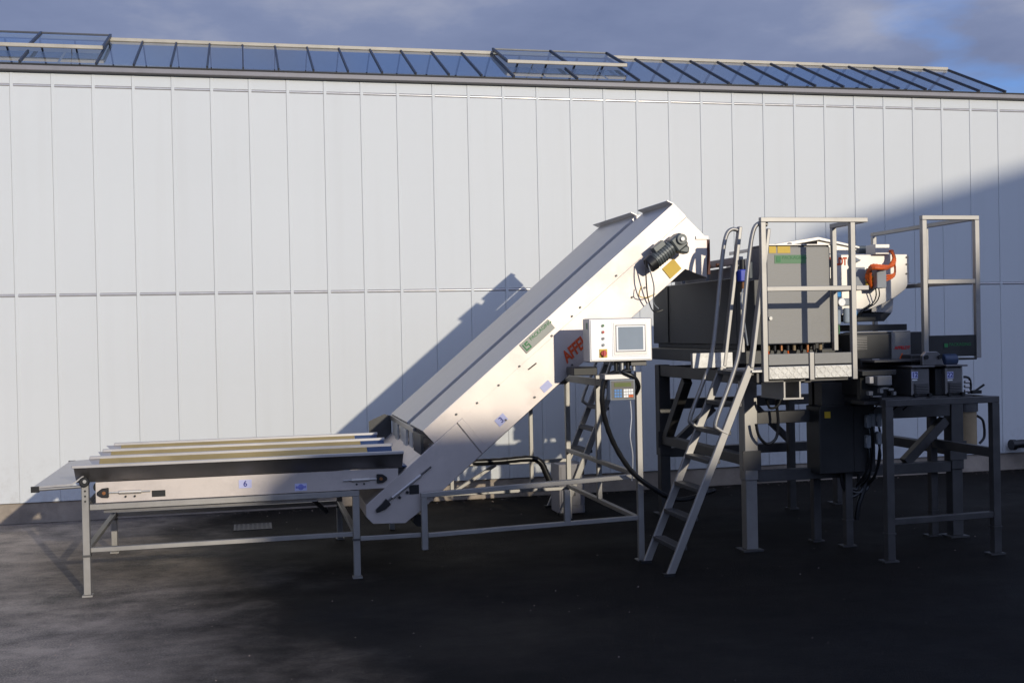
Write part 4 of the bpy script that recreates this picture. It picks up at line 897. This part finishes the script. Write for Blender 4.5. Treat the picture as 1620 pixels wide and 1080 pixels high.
# slide units left of the table
su = thing('slide_unit', 'pneumatic slide with grey profile block left of the gear units', 'actuator', (4.55, YT + 0.3, tp))
q = at(1400, 602, YT + 0.05); MB().box(q.x - 0.06, q.x + 0.06, YT + 0.05, YT + 0.2, q.z - 0.035, q.z + 0.035).build('cylinder_block', 'steel_grey', su, bevel=0.004)
q2 = at(1379, 601, YT + 0.04); MB().box(q2.x - 0.016, q2.x + 0.016, YT + 0.04, YT + 0.10, q2.z - 0.025, q2.z + 0.025).build('end_block', 'cream_panel', su, bevel=0.002)
MB().box(q2.x - 0.03, q.x + 0.14, YT + 0.12, YT + 0.35, q.z + 0.036, q.z + 0.075).build('carriage', 'hopper_steel', su, bevel=0.004)
MB().box(q2.x, q.x + 0.1, YT + 0.201, YT + 0.25, tp - 0.02, q.z + 0.0355).build('riser', 'black', su)
for (u, v, l_, h_) in ((1378, 622, 8, 7), (1395, 618, 6, 8), (1410, 616, 10, 4), (1400, 614, 14, 3), (1416, 622, 5, 6), (1388, 627, 16, 2)):
    q = at(u, v, YT + 0.06); MB().box(q.x - l_ / 480, q.x + l_ / 480, YT + 0.06, YT + 0.10, q.z - h_ / 480, q.z + h_ / 480).build('bracket', 'steel_grey', su, bevel=0.001)
MB().box(atX(1362, 628, YT + .1), atX(1420, 628, YT + .1), YT + 0.06, YT + 0.24, tp - 0.045, tp - 0.0215).build('base_plate', 'black', su)

# dark valve terminal and drive block filling the space left of the gear units
vt = thing('valve_terminal', 'dark pneumatic valve terminal with hoses under the discharge unit', 'valve terminal', (4.72, -3.8, 1.19))
v0, v1 = atX(1356, 600, -3.80), atX(1442, 600, -3.80)
MB().box(v0, v1, -3.80, -3.45, tp + 0.002, 1.40).build('body', 'hopper_steel', vt, bevel=0.006)
for k in range(8):
    x = v0 + 0.05 + k * 0.045
    vb = MB().box(x, x + 0.036, -3.83, -3.8005, tp + 0.06, tp + 0.17).build('valve', 'frame_dark', vt, bevel=0.004)
    MB().cyl((x + 0.018, -3.8305, tp + 0.145), (x + 0.018, -3.845, tp + 0.145), 0.008, 8).build('port', 'galvanised' if k % 3 else 'cap_blue', vb)
    if k % 2: MB().tube([(x + 0.018, -3.835, tp + 0.08), (x + 0.03, -3.87, tp + 0.04), (x + 0.05, -3.86, tp - 0.05), (x + 0.02, -3.8, tp - 0.12)], 0.006, 6, 4).build('hose', 'hose_black', vt, 0, True)
MB().box(atX(1441, 575, -3.85), atX(1470, 575, -3.85), -3.86, -3.5, 1.41, 1.50).build('drive_block', 'frame_dark', vt, bevel=0.005)
# ================================================================== switch box below
YJ = -3.62
jb = thing('switch_box', 'dark steel switch box with plug connectors hanging under the machine', 'switch box', (4.52, YJ + 0.15, 0.56))
j0, j1, j2 = atX(1297, 690, YJ), atX(1351, 690, YJ), atX(1386, 690, YJ); jz0, jz1 = atZ(1340, 748, YJ), atZ(1340, 641, YJ)
MB().box(j0, j1, YJ, YJ + 0.22, jz0, jz1).build('case', 'hopper_steel', jb, bevel=0.006)
MB().box(j1 + 0.001, j2, YJ + 0.01, YJ + 0.22, jz0, jz1 - 0.003).build('connector_side', 'hopper_steel', jb, bevel=0.006)
sticker('warning_sticker', 'yellow', jb, (1309, 656), 0.05, 0.05, YJ - 0.0005)
MB().box(j0 + 0.05, j2, YJ + 0.05, YJ + 0.17, jz1 + 0.001, 1.29).build('hanger', 'frame_dark', jb)
for (u, v) in ((1371, 666), (1388, 664), (1371, 698), (1388, 692), (1378, 664)):
    q = at(u, v, YJ)
    pg = MB().box(q.x - 0.018, q.x + 0.018, YJ - 0.04, YJ + 0.009, q.z - 0.05, q.z + 0.05).build('plug', 'box_grey', jb, bevel=0.006)
    MB().bar((q.x - 0.022, YJ - 0.03, q.z - 0.01), (q.x - 0.022, YJ - 0.03, q.z + 0.03), 0.006).build('latch', 'galvanised', pg)
    MB().tube([(q.x, YJ - 0.02, q.z - 0.05), (q.x + 0.01, YJ - 0.02, q.z - 0.15), (q.x - 0.01, YJ + 0.02, jz0 - 0.02), (q.x - 0.04, YJ + 0.1, jz0 - 0.12)], 0.009, 8).build('cable', 'hose_black', jb, 0, True)
for k, (a_, b_) in enumerate(((1330, 1365), (1336, 1372), (1342, 1356))):
    MB().tube([at(a_, 748, YJ + .1), at(a_ + 4, 770, YJ + .1), at((a_ + b_) / 2, 785 - 6 * k, YJ + .1), at(b_, 772, YJ + .1), at(b_ + 3, 749, YJ + .1)], 0.014, 8).build('cable', 'hose_black', jb, 0, True)
MB().tube([at(1372, 750, YJ + .1), at(1366, 775, YJ + .1), at(1358, 800, YJ + .1), at(1355, 822, YJ + .1)], 0.020, 8).build('cable', 'hose_black', jb, 0, True)
tag(MB().tube([at(1212, 630, -3.6), at(1218, 645, -3.6), at(1230, 642, -3.6), at(1236, 630, -3.6)], 0.010, 8).build('cable_loop', 'hose_black', None, 0, True), 'short black cable loop hanging under the fork pocket', 'cable')
tag(MB().tube([at(1227, 630, -3.55), at(1231, 665, -3.55), at(1228, 692, -3.55), at(1214, 702, -3.55), at(1201, 690, -3.55), at(1196, 670, -3.55)], 0.012, 8).build('cable_loop', 'hose_black', None, 0, True), 'long black cable loop hanging beside the front post', 'cable')

# ================================================================== drum behind and drain grate
dq = thing('drum', 'tan cylindrical vessel hanging behind the right table', 'drum', (6.2, -2.5, 0.6))
c = at(1527, 680, -2.5); r_ = 0.10
MB().cyl((c.x, -2.5, atZ(1527, 716, -2.5)), (c.x, -2.5, atZ(1527, 640, -2.5)), r_, 24).build('vessel', 'drum', dq, 0.01, True)
MB().cyl((c.x, -2.5, atZ(1527, 650, -2.5)), (c.x, -2.5, atZ(1527, 636, -2.5)), r_ + 0.012, 24).build('collar', 'frame_dark', dq, 0, True)
MB().box(5.60, 5.66, -2.60, -2.40, atZ(1527, 636, -2.5) + 0.051, 1.36).build('hanger', 'frame_dark', dq)
MB().tube([(c.x + 0.09, -2.55, c.z + 0.13), (c.x + 0.15, -2.55, c.z + 0.08), (c.x + 0.16, -2.55, c.z - 0.06), (c.x + 0.11, -2.55, c.z - 0.12)], 0.012, 8).build('hose', 'hose_black', dq, 0, True)
MB().box(5.62, c.x + 0.15, -2.62, -2.38, atZ(1527, 636, -2.5) + 0.001, atZ(1527, 636, -2.5) + 0.05).build('bracket_arm', 'frame_dark', dq)
d = CAM + (FW + RT * ((400 - 810) / F) - UP * ((833 - 540) / F)) * 1
dd = d - CAM; tt = -CAM.z / dd.z; gp = CAM + dd * tt
dg = thing('drain_grate', 'dark slotted drain grate in the asphalt beneath the belt table', 'drain grate', (gp.x, gp.y, 0))
fr = MB()
for x in (-0.17, 0.15): fr.box(gp.x + x, gp.x + x + 0.02, gp.y - 0.15, gp.y + 0.15, -0.02, 0.006)
for y in (-0.17, 0.15): fr.box(gp.x - 0.17, gp.x + 0.17, gp.y + y, gp.y + y + 0.02, -0.02, 0.0055)
fr.build('frame', 'frame_dark', dg)
MB().box(gp.x - 0.149, gp.x + 0.149, gp.y - 0.149, gp.y + 0.149, 0.001, 0.0025).build('pit', 'black', dg)
for k in range(7):
    x = gp.x - 0.13 + k * 0.041; MB().box(x, x + 0.016, gp.y - 0.149, gp.y + 0.149, 0.003, 0.0052).build('slat', 'frame_dark', dg)

# ================================================================== grit and small stones lying about, thicker along the wall foot
gr = MB()
for i in range(520):
    if i < 330: x = random.uniform(-4.5, 9.5); y = -0.03 - abs(random.gauss(0, 0.10))
    else: x = random.uniform(-3.5, 6.5); y = random.uniform(-6.5, -0.3)
    r = random.uniform(0.003, 0.009) if i < 330 else random.uniform(0.003, 0.007); h = r * random.uniform(0.5, 0.9); a0 = random.uniform(0, 6)
    vs_ = [(x + r * random.uniform(.7, 1.2) * math.cos(a0 + k * 1.2566), y + r * random.uniform(.7, 1.2) * math.sin(a0 + k * 1.2566), -0.001) for k in range(5)] + [(x + r * .2, y, h), (x - r * .3, y + r * .2, h * .85)]
    gr.add(vs_, [(0, 1, 5), (1, 2, 6, 5), (2, 3, 6), (3, 4, 6), (4, 0, 5, 6)])
go = gr.build('grit', 'brick'); tag(go, 'loose grit and small stones scattered along the foot of the wall', 'grit', kind='stuff')
